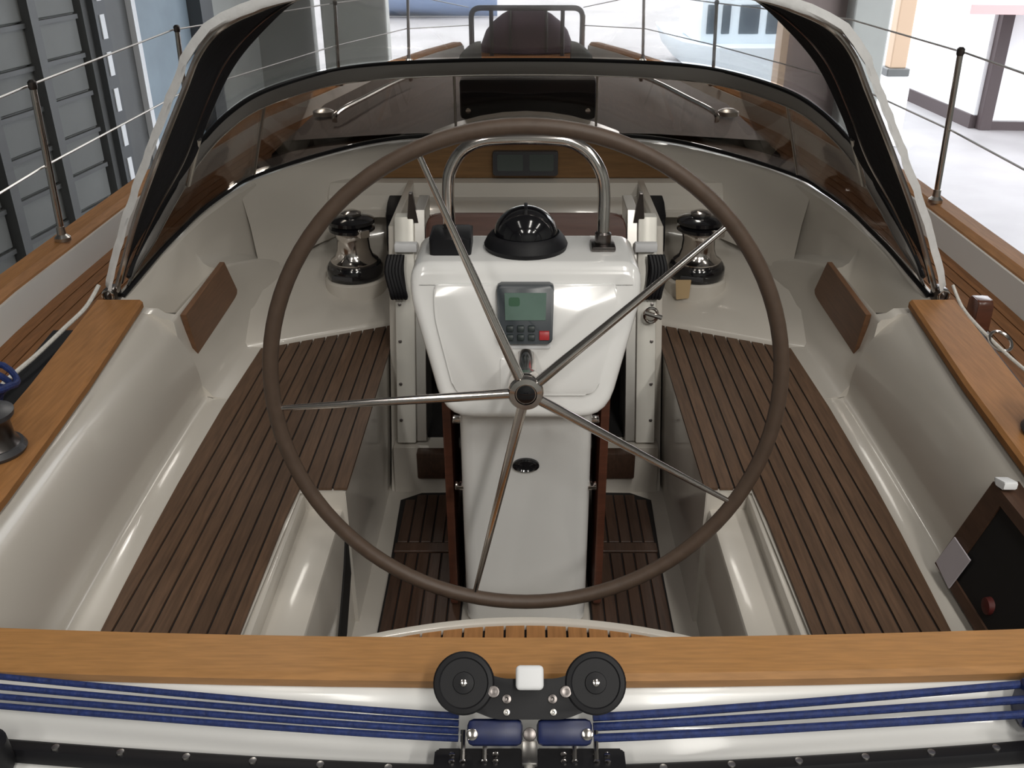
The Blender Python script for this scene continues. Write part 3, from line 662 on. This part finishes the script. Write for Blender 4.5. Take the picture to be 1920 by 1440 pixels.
V = grid(b, rows, closed=True); b.faces.new(V[0]); b.faces.new(V[-1][::-1]); mk('top_frame', b, 'frame_grey', ws, angle=50)
b = NB(); tube(b, [r_[2] for r_ in rows], 0.0035, 8); mk('frame_bead', b, 'stainless', ws)
b = NB(); tube(b, wbm, 0.008, 8); mk('base_seal', b, 'black_plastic', ws)
cuts = [0, 48, 72, N-1-72, N-1-48, N-1]
for a, c_ in zip(cuts[:-1], cuts[1:]):
    b = NB(); slab(b, [[wtm[i].lerp(wbm[i], 0.03) for i in range(a, c_+1)], [wtm[i].lerp(wbm[i], 0.5) for i in range(a, c_+1)], [wtm[i].lerp(wbm[i], 0.97) for i in range(a, c_+1)]], 0.005); mk('pane', b, 'tinted_glass', ws)
for i in cuts[1:-1]:
    b = NB(); tube(b, [wtm[i], wbm[i]], 0.0055, 8); mk('mullion', b, 'stainless_dull', ws)

# ---- sprayhood
hoop = [(-1.272, 2.725, 0.792), (-1.263, 2.72, 0.815), (-1.17, 2.72, 1.02), (-1.068, 2.72, 1.21), (-0.968, 2.72, 1.385), (-0.905, 2.72, 1.492), (-0.830, 2.72, 1.562), (-0.72, 2.72, 1.608), (-0.60, 2.72, 1.640), (-0.3, 2.72, 1.685), (0, 2.72, 1.70)]
seam = [(-1.268, 2.755, 0.80), (-1.238, 2.80, 0.89), (-1.15, 2.88, 1.02), (-1.055, 2.95, 1.14), (-0.985, 2.96, 1.275), (-0.895, 2.98, 1.42), (-0.79, 3.02, 1.53), (-0.70, 3.14, 1.605), (-0.58, 3.36, 1.645), (-0.3, 3.58, 1.67), (0, 3.64, 1.675)]  # canvas roof carried forward, out of view, to shade the forward cockpit
hm = smooth_path(mirror(hoop), 8); sm = smooth_path(mirror(seam), 8)
sh = thing('sprayhood', (0, 3.0, 0.8), 'black canvas sprayhood with clear front window and white edge trim', 'sprayhood')
b = NB(); slab(b, [[p + Vector((0, 0, 0)) for p in hm], [hm[i].lerp(sm[i], 0.5) + Vector((0.012*math.copysign(1, hm[i].x) if abs(hm[i].x) > 0.3 else 0, 0, 0.01)) for i in range(N)], sm], 0.004); mk('canvas', b, 'canvas', sh)
b = NB(); slab(b, [sm, [sm[i].lerp(wtm[i], 0.5) + Vector((0, 0.02, 0.015)) for i in range(N)], [p + Vector((0, 0, 0.020)) for p in wtm]], 0.002); mk('window', b, 'clear_vinyl', sh)
rng = random.Random(3)
tp = []
for i, p in enumerate(resample(hm, 120)):
    wv = 0.006*math.sin(i*0.9) + 0.004*math.sin(i*2.3+1)
    tp.append(p + Vector((math.copysign(wv*0.6, p.x) if abs(p.x) > 0.1 else 0, -0.004, 0.006)))
b = NB()
rows = [[p + Vector((math.copysign(dx, p.x) if abs(p.x) > 0.02 else 0, dy, dz)) for dx, dy, dz in ((0.022, 0.012, 0.012), (0.026, -0.012, 0.014), (0.004, -0.026, 0.0), (-0.022, -0.022, -0.016), (-0.022, 0.006, -0.016))] for p in tp]
V = grid(b, rows, closed=True); b.faces.new(V[0]); b.faces.new(V[-1][::-1]); mk('edge_trim', b, 'trim_white', sh, angle=60)
b = NB(); tube(b, [p + Vector((0, 0.0, 0.0)) for p in hm[3:-3]], 0.009, 10); mk('hoop', b, 'stainless', sh)
zp = [hm[i].lerp(sm[i], 0.62) + Vector((-0.012*hm[i].x, -0.006, -0.006)) for i in range(10, N-10)]
b = NB(); tube(b, zp, 0.0035, 6); mk('zip', b, 'stainless', sh)
for sx in (-1, 1):
    b = NB(); tube(b, [(sx*1.125, 3.07, 1.03), (sx*1.02, 2.94, 1.21)], 0.009, 10); mk('strut', b, 'stainless_dull', sh)

# ---- winches on the platforms, each on a moulded pad
for sx in (-1, 1):
    b = NB(); lathe(b, [(0.125, -0.09), (0.118, -0.01), (0.110, -0.002), (0, -0.0015)], T(sx*0.668, 3.465, 0.566), 36); mk('winch_pad', b, 'gelcoat', yacht)
def make_winch(loc, s, label, group):
    w = thing('winch', loc, label, 'winch', group); M = T(*loc) @ Matrix.Scale(s, 4)
    b = NB(); lathe(b, [(0.096, 0.0), (0.100, 0.010), (0.100, 0.035), (0.092, 0.048), (0.075, 0.054)], M, 36); mk('base', b, 'black_gloss', w)
    b = NB(); lathe(b, [(0.082, 0.050), (0.084, 0.060), (0.066, 0.074), (0.058, 0.10), (0.056, 0.135), (0.062, 0.158), (0.070, 0.166)], M, 36); mk('drum', b, 'stainless', w)
    b = NB(); lathe(b, [(0.070, 0.164), (0.080, 0.170), (0.080, 0.180), (0.068, 0.187), (0.080, 0.194), (0.080, 0.206), (0.060, 0.214), (0.036, 0.218), (0.034, 0.226), (0.018, 0.226), (0.017, 0.218), (0, 0.218)], M, 36); mk('self_tailer', b, 'black_gloss', w)
    b = NB(); lathe(b, [(0.034, 0.2165), (0.036, 0.230), (0.020, 0.236), (0, 0.236)], M, 20); mk('cap', b, 'stainless', w)
    b = NB(); box(b, -0.018, 0.018, -0.105, -0.05, 0.163, 0.19, 0.005, M=M @ Matrix.Rotation(R(35), 4, 'Z')); mk('feeder_arm', b, 'stainless', w)
    b = NB(); box(b, -0.04, 0.04, -0.104, -0.096, 0.012, 0.028, 0.002, M=M @ Matrix.Rotation(R(-18), 4, 'Z')); mk('name_plate', b, 'dark_grey', w)
    return w
make_winch((-0.668, 3.465, 0.566), 1.10, 'black and chrome self-tailing winch beside the companionway, port platform under the tinted windscreen', None)
make_winch((0.668, 3.465, 0.566), 1.10, 'black and chrome self-tailing winch with a beige paper tag hanging at its base', None)
tg = NB(); prism(tg, rnd_poly([(-0.030, 0.075), (0.030, 0.075), (0.026, 0), (-0.022, -0.005)], 0.004), 'y', 0, 0.002, M=T(0.60, 3.345, 0.515)); 
o = mk('paper_tag', tg, 'tag_beige'); tag(o, 'small beige paper tag hanging in front of the black winch', 'tag')
def make_clutch(loc, sx, label):
    c = thing('rope_clutch', loc, label, 'rope clutch'); x, y, z = loc
    b = NB(); prism(b, [(y-0.07, z), (y+0.09, z), (y+0.09, z+0.09), (y+0.02, z+0.15), (y-0.03, z+0.15), (y-0.07, z+0.06)], 'x', x-0.036, x+0.036, 0.006); mk('body', b, 'black_plastic', c)
    b = NB(); prism(b, [(y-0.09, z+0.14), (y+0.05, z+0.165), (y+0.05, z+0.205), (y-0.02, z+0.195), (y-0.09, z+0.16)], 'x', x-0.03, x+0.03, 0.006); mk('lever', b, 'black_plastic', c)
    b = NB(); tube(b, [(x-0.038, y, z+0.10), (x+0.038, y, z+0.10)], 0.007, 10); mk('pin', b, 'stainless', c)
    return c
make_clutch((-0.524, 3.675, 0.612), -1, 'black rope clutch between the plain winch and the companionway track')
make_clutch((0.524, 3.675, 0.612), 1, 'black rope clutch between the tagged winch and the companionway track')
# dark line holders hanging on the outer edge of the tracks
for sx, lb in ((-1, 'dark navy line bundle hanging from the companionway track by the plain winch'), (1, 'dark navy line bundle hanging from the companionway track by the tagged winch')):
    b = NB()
    for k in range(5):
        x = sx*(0.425 + 0.011*k)
        tube(b, smooth_path([(x, 3.045, 0.79), (x+sx*0.008, 3.02, 0.74), (x-sx*0.010, 3.00, 0.665), (x-sx*0.006, 3.015, 0.66), (x+sx*0.003, 3.04, 0.74), (x, 3.06, 0.79)], 4), 0.0085, 7)
    o = mk('line_bundle', b, 'black_plastic'); tag(o, lb, 'rope')
sk = thing('snap_shackle', (0.43, 2.98, 0.60), 'small polished snap shackle clipped to the companionway track', 'shackle')
b = NB(); tube(b, [(0.432 + 0.022*math.cos(2*math.pi*k/20), 2.975, 0.600 + 0.026*math.sin(2*math.pi*k/20)) for k in range(20)], 0.006, 8, closed=True); mk('bow', b, 'stainless', sk)
b = NB(); tube(b, [(0.408, 2.972, 0.612), (0.468, 2.972, 0.592)], 0.009, 8); mk('pin', b, 'stainless', sk)

# ---- port / starboard primary winches on the coaming caps, partly out of frame
def small_winch(loc, label):
    w = thing('primary_winch', loc, label, 'winch'); M = T(*loc)
    b = NB(); lathe(b, [(0.062, 0), (0.066, 0.008), (0.060, 0.020)], M, 30); mk('base', b, 'dark_grey', w)
    b = NB(); lathe(b, [(0.055, 0.019), (0.046, 0.035), (0.044, 0.07), (0.054, 0.088)], M, 30); mk('drum', b, 'dark_steel', w)
    b = NB(); lathe(b, [(0.056, 0.087), (0.058, 0.098), (0.040, 0.106), (0.016, 0.108), (0, 0.108)], M, 30); mk('top', b, 'dark_grey', w)
small_winch((-1.165, 1.76, 0.786), 'grey primary winch on the coaming cap with a blue rope behind it')
small_winch((1.195, 1.84, 0.786), 'grey primary winch on the coaming cap above the open locker pocket')
bl = thing('turning_block', (-1.41, 2.12, DZ), 'dark deck block with a coiled blue rope outboard of the coaming', 'block')
b = NB(); prism(b, rnd_poly([(1.98, DZ+0.002), (2.28, DZ+0.002), (2.24, DZ+0.11), (2.02, DZ+0.11)], 0.03), 'x', -1.51, -1.43, 0.008); mk('cheek', b, 'dark_grey', bl)
b = NB(); lathe(b, [(0.04, 0), (0.03, 0.012), (0.03, 0.03), (0.04, 0.042)], T(-1.47, 2.1, DZ+0.110), 24); mk('sheave', b, 'black_gloss', bl)
b = NB()
for k in range(4):
    r_ = 0.05 + 0.012*k
    tube(b, [(-1.30 + r_*math.cos(2*math.pi*i/24), 1.955 + r_*1.2*math.sin(2*math.pi*i/24), 0.81 + 0.012*k + 0.012*math.sin(i*0.8+k)) for i in range(24)], 0.008, 8, closed=True)
tube(b, smooth_path([(-1.28, 1.94, 0.80), (-1.22, 1.90, 0.80), (-1.26, 1.78, 0.80), (-1.40, 1.65, 0.72)], 6), 0.008, 8)
o = mk('blue_rope_coil', b, 'blue_rope'); tag(o, 'blue rope coiled on the outer edge of the coaming cap', 'rope')
for sx, lb in ((-1, 'black strip standing in for shade along the coaming foot beside the deck block with the blue coil'), (1, 'black strip standing in for shade along the coaming foot beside the steel ring')):
    b = NB(); rows = []  # black strip stands in for the shaded gap outside the coaming
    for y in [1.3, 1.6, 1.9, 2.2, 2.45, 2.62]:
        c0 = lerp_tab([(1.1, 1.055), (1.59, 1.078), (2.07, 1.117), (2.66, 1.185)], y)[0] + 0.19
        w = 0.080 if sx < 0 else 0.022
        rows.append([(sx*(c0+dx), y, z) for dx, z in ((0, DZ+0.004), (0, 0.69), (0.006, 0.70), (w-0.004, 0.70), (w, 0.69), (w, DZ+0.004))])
    V = grid(b, rows, closed=True); b.faces.new(V[0]); b.faces.new(V[-1][::-1]); tag(mk('shade_strip', b, 'black_plastic'), lb, 'track')
# white lashing lines from the sprayhood foot
for sx, lb in ((-1, 'thin white line led aft along the plain teak side deck to the blue coil'), (1, 'thin white line with a steel ring led aft along the coaming')):
    b = NB()
    k_ = 0.022 if sx < 0 else 0.0
    tube(b, smooth_path([(sx*1.335, 2.74, 0.80), (sx*(1.345+k_*0.5), 2.67, 0.755), (sx*(1.348+k_), 2.55, 0.74), (sx*(1.350+k_), 2.37, 0.735), (sx*(1.36+k_), 2.20, 0.73), (sx*(1.345+k_), 1.95, 0.725)], 6), 0.0065 if sx < 0 else 0.005, 8)
    o = mk('lashing_line', b, 'white_rope'); tag(o, lb, 'rope')
b = NB(); tube(b, [(1.372 + 0.03*math.cos(2*math.pi*k/24), 2.46 + 0.035*math.sin(2*math.pi*k/24), 0.735 + 0.015*math.sin(2*math.pi*k/24)) for k in range(24)], 0.005, 8, closed=True)
tag(mk('steel_ring', b, 'stainless'), 'small steel ring lying on the lashing line', 'ring')
for sx in (-1, 1):
    hk = thing('hood_hook', (sx*1.29, 2.74, 0.76), 'small steel hook at the sprayhood foot on the ' + ('grey ribbed wall side' if sx < 0 else 'sunlit yard side'), 'hook')
    b = NB(); box(b, *sorted((sx*1.275, sx*1.31)), 2.70, 2.76, 0.745, 0.80, 0.006); mk('plate', b, 'dark_steel', hk)
    b = NB(); tube(b, [(sx*1.292 + 0.016*math.cos(2*math.pi*k/16), 2.695, 0.782 + 0.018*math.sin(2*math.pi*k/16)) for k in range(16)], 0.004, 8, closed=True); mk('eye', b, 'stainless', hk)
# deck cleat / fairlead on the starboard side deck
cl = thing('deck_fairlead', (1.50, 2.86, DZ), 'dark upright fairlead standing on the teak side deck', 'fairlead')
b = NB(); box(b, 1.465, 1.535, 2.80, 2.92, DZ+0.002, DZ+0.022, 0.005); mk('foot', b, 'dark_steel', cl)
b = NB(); prism(b, rnd_poly([(2.82, DZ+0.018), (2.90, DZ+0.018), (2.895, DZ+0.13), (2.825, DZ+0.13)], 0.015), 'x', 1.475, 1.525, 0.006); mk('body', b, 'mahogany', cl)

# ---- open coaming pocket on the starboard side
pk = thing('locker_pocket', (1.05, 1.6, 0.5), 'dark brown open pocket box with black inside on the coaming wall', 'pocket')
SHX = Matrix.Identity(4); SHX[0][2] = 0.22; SHX[0][3] = -0.22*0.60          # lean with the coaming wall
fr_o = [(1.712, 0.740), (1.760, 0.482), (1.20, 0.470), (1.20, 0.740)]; fr_i = [(1.655, 0.715), (1.690, 0.505), (1.22, 0.500), (1.22, 0.715)]
b = NB(); x0, x1 = 0.985, 1.06
A = [b.verts.new((x0, *p)) for p in fr_o]; B = [b.verts.new((x0, *p)) for p in fr_i]; C = [b.verts.new((x1, *p)) for p in fr_o]; D = [b.verts.new((x1, *p)) for p in fr_i]
for i in range(4):
    j = (i+1) % 4
    b.faces.new((A[i], A[j], B[j], B[i])); b.faces.new((A[i], C[i], C[j], A[j])); b.faces.new((B[i], B[j], D[j], D[i])); b.faces.new((C[i], D[i], D[j], C[j]))
for v in b.verts: v.co = SHX @ v.co
mk('frame', b, 'teak_sole', pk, smooth=False)
b = NB(); prism(b, fr_i, 'x', 0.990, 0.996, M=SHX); mk('back', b, 'dark_interior', pk, smooth=False)
b = NB(); lathe(b, [(0.02, 0), (0.018, 0.012), (0, 0.016)], axis_to((0.980, 1.54, 0.54), (-1, 0, 0)), 18); pbr('dull_red', (0.08, 0.008, 0.006), 0.6); mk('red_knob', b, 'dull_red', pk)
b = NB(); prism(b, [(1.735, 0.575), (1.752, 0.492), (1.668, 0.482), (1.650, 0.575)], 'x', 0.980, 0.983, M=SHX); tag(mk('card', b, 'card'), 'small white paper card stuck in the corner of the dark pocket', 'card')
b = NB(); prism(b, rnd_poly([(1.695, 0.742), (1.712, 0.752), (1.67, 0.764), (1.665, 0.748)], 0.003), 'x', 0.982, 1.01, 0.003, M=SHX); mk('latch', b, 'building_white', pk)

# ---- mainsheet traveller on the transom
def ty(x): return 0.963 + 0.052*(abs(x)/0.8)**1.5
tk = thing('traveller_track', (0, 1.0, 0.69), 'long black traveller track with a row of small bolt heads across the transom', 'track')
b = NB(); rows = []
for k in range(25):
    x = -1.2 + 2.4*k/24; y = ty(x)
    rows.append([(x, y-0.010, 0.693), (x, y-0.010, 0.706), (x, y-0.004, 0.714), (x, y+0.012, 0.714), (x, y+0.020, 0.708), (x, y+0.020, 0.692)])
V = grid(b, rows, closed=True); b.faces.new(V[0]); b.faces.new(V[-1][::-1]); mk('rail', b, 'black_plastic', tk, angle=40)
for k in range(21):
    x = -1.02 + k*0.102
    if abs(x) > 0.18:
        b = NB(); lathe(b, [(0.0062, 0), (0.0058, 0.003), (0, 0.004)], T(x, ty(x)+0.005, 0.7135), 10); mk('bolt', b, 'stainless_dull', tk)
for sx in (-1, 1):
    b = NB(); lathe(b, [(0.034, 0), (0.036, 0.01), (0.034, 0.05), (0.022, 0.062), (0, 0.064)], T(sx*0.80, ty(0.8)-0.035, 0.705), 24); mk('end_stop', b, 'black_plastic', tk)

car = thing('traveller_car', (0.006, 1.0, 0.71), 'black double-sheave traveller car with white push button on the track', 'traveller car')
CD = Vector((0, -0.70, 0.72)).normalized()          # sheave axis, leaning back towards the helmsman seat aft
for sx, px in ((-1, -0.090), (1, 0.101)):
    M = axis_to((px, 1.02, 0.838), CD)
    b = NB(); lathe(b, [(0.038, -0.020), (0.044, -0.013), (0.035, -0.004), (0.035, 0.002), (0.044, 0.008), (0.0445, 0.016), (0.042, 0.019), (0.036, 0.020), (0.034, 0.0185), (0.012, 0.0185)], M, 40); shv = mk('sheave', b, 'black_plastic', car)
    b = NB(); lathe(b, [(0.016, 0.018), (0.015, 0.022), (0.007, 0.023), (0, 0.024)], M, 20); mk('axle', b, 'black_plastic', shv)
    b = NB(); lathe(b, [(0.0058, 0.0225), (0.0050, 0.026), (0, 0.0275)], M, 14); mk('axle_pin', b, 'stainless', shv)
# body between the sheaves (in the sheave plane)
BMt = axis_to((0.0055, 1.02, 0.838), CD)
XA = Vector((1, 0, 0)); UPp = CD.cross(XA).normalized()   # in-plane up
UPp = UPp if UPp.z > 0 else -UPp
BMt = Matrix(((XA.x, UPp.x, CD.x, 0.0055), (XA.y, UPp.y, CD.y, 1.02), (XA.z, UPp.z, CD.z, 0.838), (0, 0, 0, 1)))
poly = rnd_poly([(-0.075, 0.018), (-0.040, 0.006), (0.040, 0.006), (0.075, 0.018), (0.088, -0.036), (0.050, -0.050), (-0.050, -0.050), (-0.088, -0.036)], 0.012)
b = NB(); prism(b, poly, 'z', -0.016, 0.016, 0.005, 2, M=BMt); bd = mk('body', b, 'black_plastic', car)
for u, v, r_ in ((-0.052, -0.012, 0.009), (0.052, -0.012, 0.009), (-0.033, -0.022, 0.007), (0.033, -0.022, 0.007), (-0.033, -0.040, 0.005), (0.034, -0.040, 0.005)):
    b = NB(); lathe(b, [(r_, 0), (r_*0.9, 0.004), (r_*0.4, 0.0045), (0, 0.003)], BMt @ T(u, v, 0.0155), 14); mk('rivet', b, 'dark_steel' if v > -0.03 else 'stainless_dull', bd)
b = NB(); box(b, -0.020, 0.020, -0.010, 0.024, 0.006, 0.040, 0.006, 3, M=BMt); mk('push_button', b, 'building_white', car)
# blue becket loops and clevis under the body
for sx in (-1, 1):
    b = NB(); box(b, *sorted((sx*0.010, sx*0.090)), -0.086, -0.049, -0.012, 0.012, 0.009, 2, M=BMt); pbr('blue_block', (0.007, 0.015, 0.075), 0.4, noise=0.2, nscale=60) if 'blue_block' not in MATS else 0
    bb = mk('becket', b, 'blue_block', car)
    b = NB(); lathe(b, [(0.009, 0), (0.008, 0.006), (0, 0.008)], BMt @ T(sx*0.082, -0.070, 0.011), 14); mk('becket_bolt', b, 'stainless', bb)
    b = NB(); prism(b, rnd_poly([(0.0055+sx*0.008, 0.92), (0.0055+sx*0.140, 0.92), (0.0055+sx*0.140, 0.988), (0.0055+sx*0.008, 0.988)], 0.006), 'z', 0.7155, 0.740, 0.004); pl = mk('slider', b, 'black_plastic', car)
    for xx in (0.066, 0.098):
        b = NB(); tube(b, [(0.0055+sx*xx, 0.965, 0.738), (0.0055+sx*xx, 1.0, 0.765)], 0.0042, 8); mk('clevis_leg', b, 'stainless', pl)
    for xx in (0.050, 0.066, 0.098, 0.114):
        for yy in (0.962, 0.975):
            b = NB(); lathe(b, [(0.0052, 0), (0.0046, 0.003), (0, 0.004)], T(0.0055+sx*xx, yy, 0.7395), 8); mk('screw', b, 'stainless', pl)
b = NB(); box(b, -0.007, 0.018, 0.955, 1.0, 0.715, 0.745, 0.004); mk('centre_stop', b, 'stainless_dull', car)
b = NB(); lathe(b, [(0.010, 0), (0.009, 0.01), (0, 0.012)], BMt @ T(0, -0.070, 0.006), 12); mk('centre_bolt', b, 'dark_steel', car)

# blue mainsheet purchase ropes, three parts each side
for sx, lb in ((-1, 'blue white-flecked mainsheet tackle led across the transom towards the blue coil'), (1, 'blue white-flecked mainsheet tackle ending at a blue block beside the end of the taffrail')):
    ms = thing('mainsheet_tackle', (sx*0.5, 1.04, 0.74), lb, 'rope')
    ends = ((1.096, 0.776, 1.016, 0.777), (1.083, 0.768, 1.008, 0.770), (1.071, 0.760, 1.000, 0.763), (1.060, 0.752, 0.992, 0.756)) if sx < 0 else ((1.086, 0.776, 1.014, 0.776), (1.062, 0.768, 1.003, 0.768), (1.043, 0.757, 0.991, 0.758))
    for ye, ze, yc, zc in ends:
        pts = []
        for k in range(29):
            t = k/28*1.22; x = 0.100 + (0.82 - 0.100)*t
            pts.append((sx*x, yc + (ye-yc)*t**1.15, zc + (ze-zc)*t))
        b = NB(); tube(b, pts, 0.0048 if sx < 0 else 0.0062, 10); mk('rope_part', b, 'blue_rope', ms)
bk = thing('sheet_block', (0.80, 1.06, 0.72), 'blue mainsheet block at the end of the traveller track', 'block')
b = NB(); prism(b, rnd_poly([(0.765, 0.715), (0.86, 0.715), (0.86, 0.79), (0.765, 0.79)], 0.015), 'y', 1.045, 1.085, 0.006); mk('cheek', b, 'blue_block', bk)
b = NB(); lathe(b, [(0.028, -0.03), (0.022, -0.012), (0.022, 0.012), (0.028, 0.03)], axis_to((0.81, 1.065, 0.765), (0, 1, 0)), 24); mk('sheave', b, 'black_plastic', bk)

# ---- stanchions, lifelines, pulpit
def make_stanchion(x, y, zb, zt, label, group):
    s = thing('stanchion', (x, y, zb), label, 'stanchion', group)
    b = NB(); lathe(b, [(0.03, -0.005), (0.03, 0.008), (0.017, 0.02), (0.016, 0.05)], T(x, y, zb), 20); mk('socket', b, 'stainless_dull', s)
    b = NB(); tube(b, [(x, y, zb+0.01), (x - 0.02*(1 if x > 0 else -1), y, zt)], 0.0125, 12); mk('tube', b, 'stainless', s)
    b = NB(); lathe(b, [(0.013, -0.02), (0.016, -0.012), (0.016, 0.006), (0.008, 0.014), (0, 0.015)], T(x - 0.02*(1 if x > 0 else -1), y, zt), 14); mk('cap', b, 'dark_steel', s)
    return s
rz = DZ + 0.131
make_stanchion(1.79, 4.0, rz, 1.335, 'polished steel stanchion on the toe rail beside the sunlit yard', None)
make_stanchion(-1.79, 3.47, rz, 1.29, 'polished steel stanchion on the toe rail in front of the grey ribbed wall', None)
make_stanchion(-1.76, 4.95, rz, 1.32, 'polished steel stanchion beside the black foot of the sprayhood and slotted upright', None)
for sx in (-1, 1):
    make_stanchion(sx*1.35, 7.0, DZ+0.131, 1.27, 'thin steel stanchion amidships on the deck edge ' + ('before the grey door leaf' if sx < 0 else 'before the white motor boat'), None)
    make_stanchion(sx*0.98, 8.2, DZ+0.131, 1.24, 'thin steel stanchion next to the bow pulpit ' + ('on the door leaf side' if sx < 0 else 'on the motor boat side'), None)
for sx in (-1, 1):
    for up, zz in ((1, 1.0), (0, 0.52)):
        if sx > 0: P = [(1.70, 2.0, 1.31), (1.765, 3.2, 1.32), (1.770, 4.0, 1.325), (1.70, 5.3, 1.325), (1.33, 7.0, 1.26), (0.96, 8.2, 1.23), (0.52, 9.45, 1.02)]
        else: P = [(-1.70, 2.0, 1.27), (-1.770, 3.47, 1.28), (-1.74, 4.95, 1.31), (-1.33, 7.0, 1.26), (-0.96, 8.2, 1.23), (-0.52, 9.45, 1.02)]
        if not up: P = [(p[0]*1.005, p[1], (0.70 + (p[2]-0.70)*0.5)) for p in P]
        P = [(p[0] + math.copysign(0.023, p[0]), p[1], p[2]) for p in P]
        b = NB(); tube(b, P, 0.0042, 8)
        side = 'on the side facing the sunlit yard' if sx > 0 else 'on the side facing the grey ribbed wall'
        tag(mk('lifeline', b, 'stainless_dull'), ('upper' if up else 'lower') + ' steel wire lifeline ' + side, 'lifeline')
pu = thing('bow_pulpit', (0.0, 9.5, DZ), 'dark rounded rectangular tube pulpit at the bow', 'pulpit')
pp = rnd_poly([(-0.53, 0.606), (-0.53, 1.01), (0.53, 1.01), (0.53, 0.606)], [0.01, 0.09, 0.09, 0.01], 6)
b = NB(); tube(b, [(x+0.01, 9.5, z) for x, z in pp], 0.026, 10); mk('frame', b, 'dark_grey', pu)
b = NB(); tube(b, [(0.548, 9.48, 0.578), (0.548, 9.48, 0.95)], 0.018, 8); mk('upright', b, 'stainless_dull', pu)
b = NB(); tube(b, [(-0.33, 9.5, 0.578), (-0.33, 9.5, 1.0)], 0.02, 8); tube(b, [(0.35, 9.5, 0.578), (0.35, 9.5, 1.0)], 0.02, 8); mk('inner_upright', b, 'dark_grey', pu)
sb = thing('sail_bag', (0.01, 9.75, DZ), 'dark purple domed sail cover lashed inside the bow pulpit', 'sail cover')
b = NB(); rows = []
for i in range(13):
    t = i/12; x = -0.47 + 0.96*t; h = 0.42*math.sin(math.pi*t)**0.55; w = 0.22*math.sin(math.pi*t)**0.5 + 0.004
    rows.append([(x, 9.78 + w*math.cos(a)*1.0, DZ + 0.005 + h*max(0, math.sin(a))) for a in [math.pi*k/10 for k in range(11)]])
grid(b, rows); bmesh.ops.remove_doubles(b, verts=b.verts[:], dist=0.003); mk('cover', b, 'purple_cover', sb)
b = NB(); tube(b, smooth_path([(-0.15, 9.54, DZ+0.02), (-0.15, 9.56, DZ+0.22), (-0.15, 9.66, DZ+0.36), (-0.15, 9.78, DZ+0.40)], 5), 0.012, 8); tube(b, smooth_path([(0.2, 9.54, DZ+0.02), (0.2, 9.56, DZ+0.21), (0.2, 9.66, DZ+0.345), (0.2, 9.78, DZ+0.385)], 5), 0.012, 8); mk('strap', b, 'dark_grey', sb)
# foredeck shoulders: low dark rolls either side of the pulpit foot
for sx, lb in ((-1, 'folded grey-brown tarpaulin roll on the foredeck by the shed door leaf'), (1, 'folded grey-brown tarpaulin roll on the foredeck by the white motor boat')):
    b = NB(); rows = []
    for i in range(9):
        t = i/8; x = sx*(0.42 + 0.20*t); h = 0.17*(1 - 0.75*t**2)
        rows.append([(x, 9.2 + 0.10*math.cos(a), DZ + h*max(0.0, math.sin(a))) for a in [math.pi*k/8 for k in range(9)]])
    V = grid(b, rows); b.faces.new(V[0]); b.faces.new(V[-1][::-1]); tag(mk('tarpaulin_roll', b, 'panel_grey'), lb, 'tarpaulin')
for sx in (-1, 1):
    for dx in (0.0, 0.13):
        ct = thing('mooring_cleat', (sx*(0.93+dx), 8.0, DZ), 'small dark mooring cleat on the foredeck', 'cleat', 'foredeck mooring cleats')
        x = sx*(0.93+dx)
        b = NB(); box(b, x-0.02, x+0.02, 7.95, 8.05, DZ+0.002, DZ+0.09, 0.006); mk('stem', b, 'dark_grey', ct)
        b = NB(); box(b, x-0.05, x+0.05, 7.97, 8.03, DZ+0.085, DZ+0.125, 0.012); mk('horn', b, 'dark_grey', ct)
# black box on the coachroof, in front of the hatch garage
bx_ = thing('roof_box', (0, 4.7, 0.97), 'black vent box on the coachroof behind the windscreen glass', 'box')
b = NB(); box(b, -0.30, 0.32, 4.35, 4.95, 0.988, 1.17, 0.02); mk('body', b, 'black_plastic', bx_)
for x in (-0.262, 0.282):
    b = NB(); lathe(b, [(0.014, 0), (0.012, 0.006), (0, 0.008)], axis_to((x, 4.349, 1.03), (0, -1, 0)), 14); mk('bolt', b, 'stainless', bx_)
# grab rails and hatches on the coachroof
for sx, lb in ((-1, 'steel grab rail on the coachroof nearer the ribbed wall'), (1, 'bright steel grab rail on the coachroof nearer the sunlit yard')):
    b = NB(); tube(b, smooth_path([(sx*0.66, 5.55, 0.975), (sx*0.66, 5.50, 1.0), (sx*0.72, 5.2, 1.01), (sx*0.80, 4.8, 1.01), (sx*0.87, 4.42, 1.01), (sx*0.88, 4.38, 0.972)], 5), 0.012, 10)
    tag(mk('grab_rail', b, 'stainless'), lb, 'grab rail')
    vt = thing('deck_vent', (sx*0.98, 4.62, 0.93), 'dome vent on the coachroof nearer the ' + ('ribbed wall' if sx < 0 else 'sunlit yard'), 'vent')
    b = NB(); lathe(b, [(0.05, 0), (0.05, 0.02), (0.03, 0.03), (0, 0.034)], T(sx*0.98, 4.62, 0.957), 20); mk('dome', b, 'stainless_dull', vt)
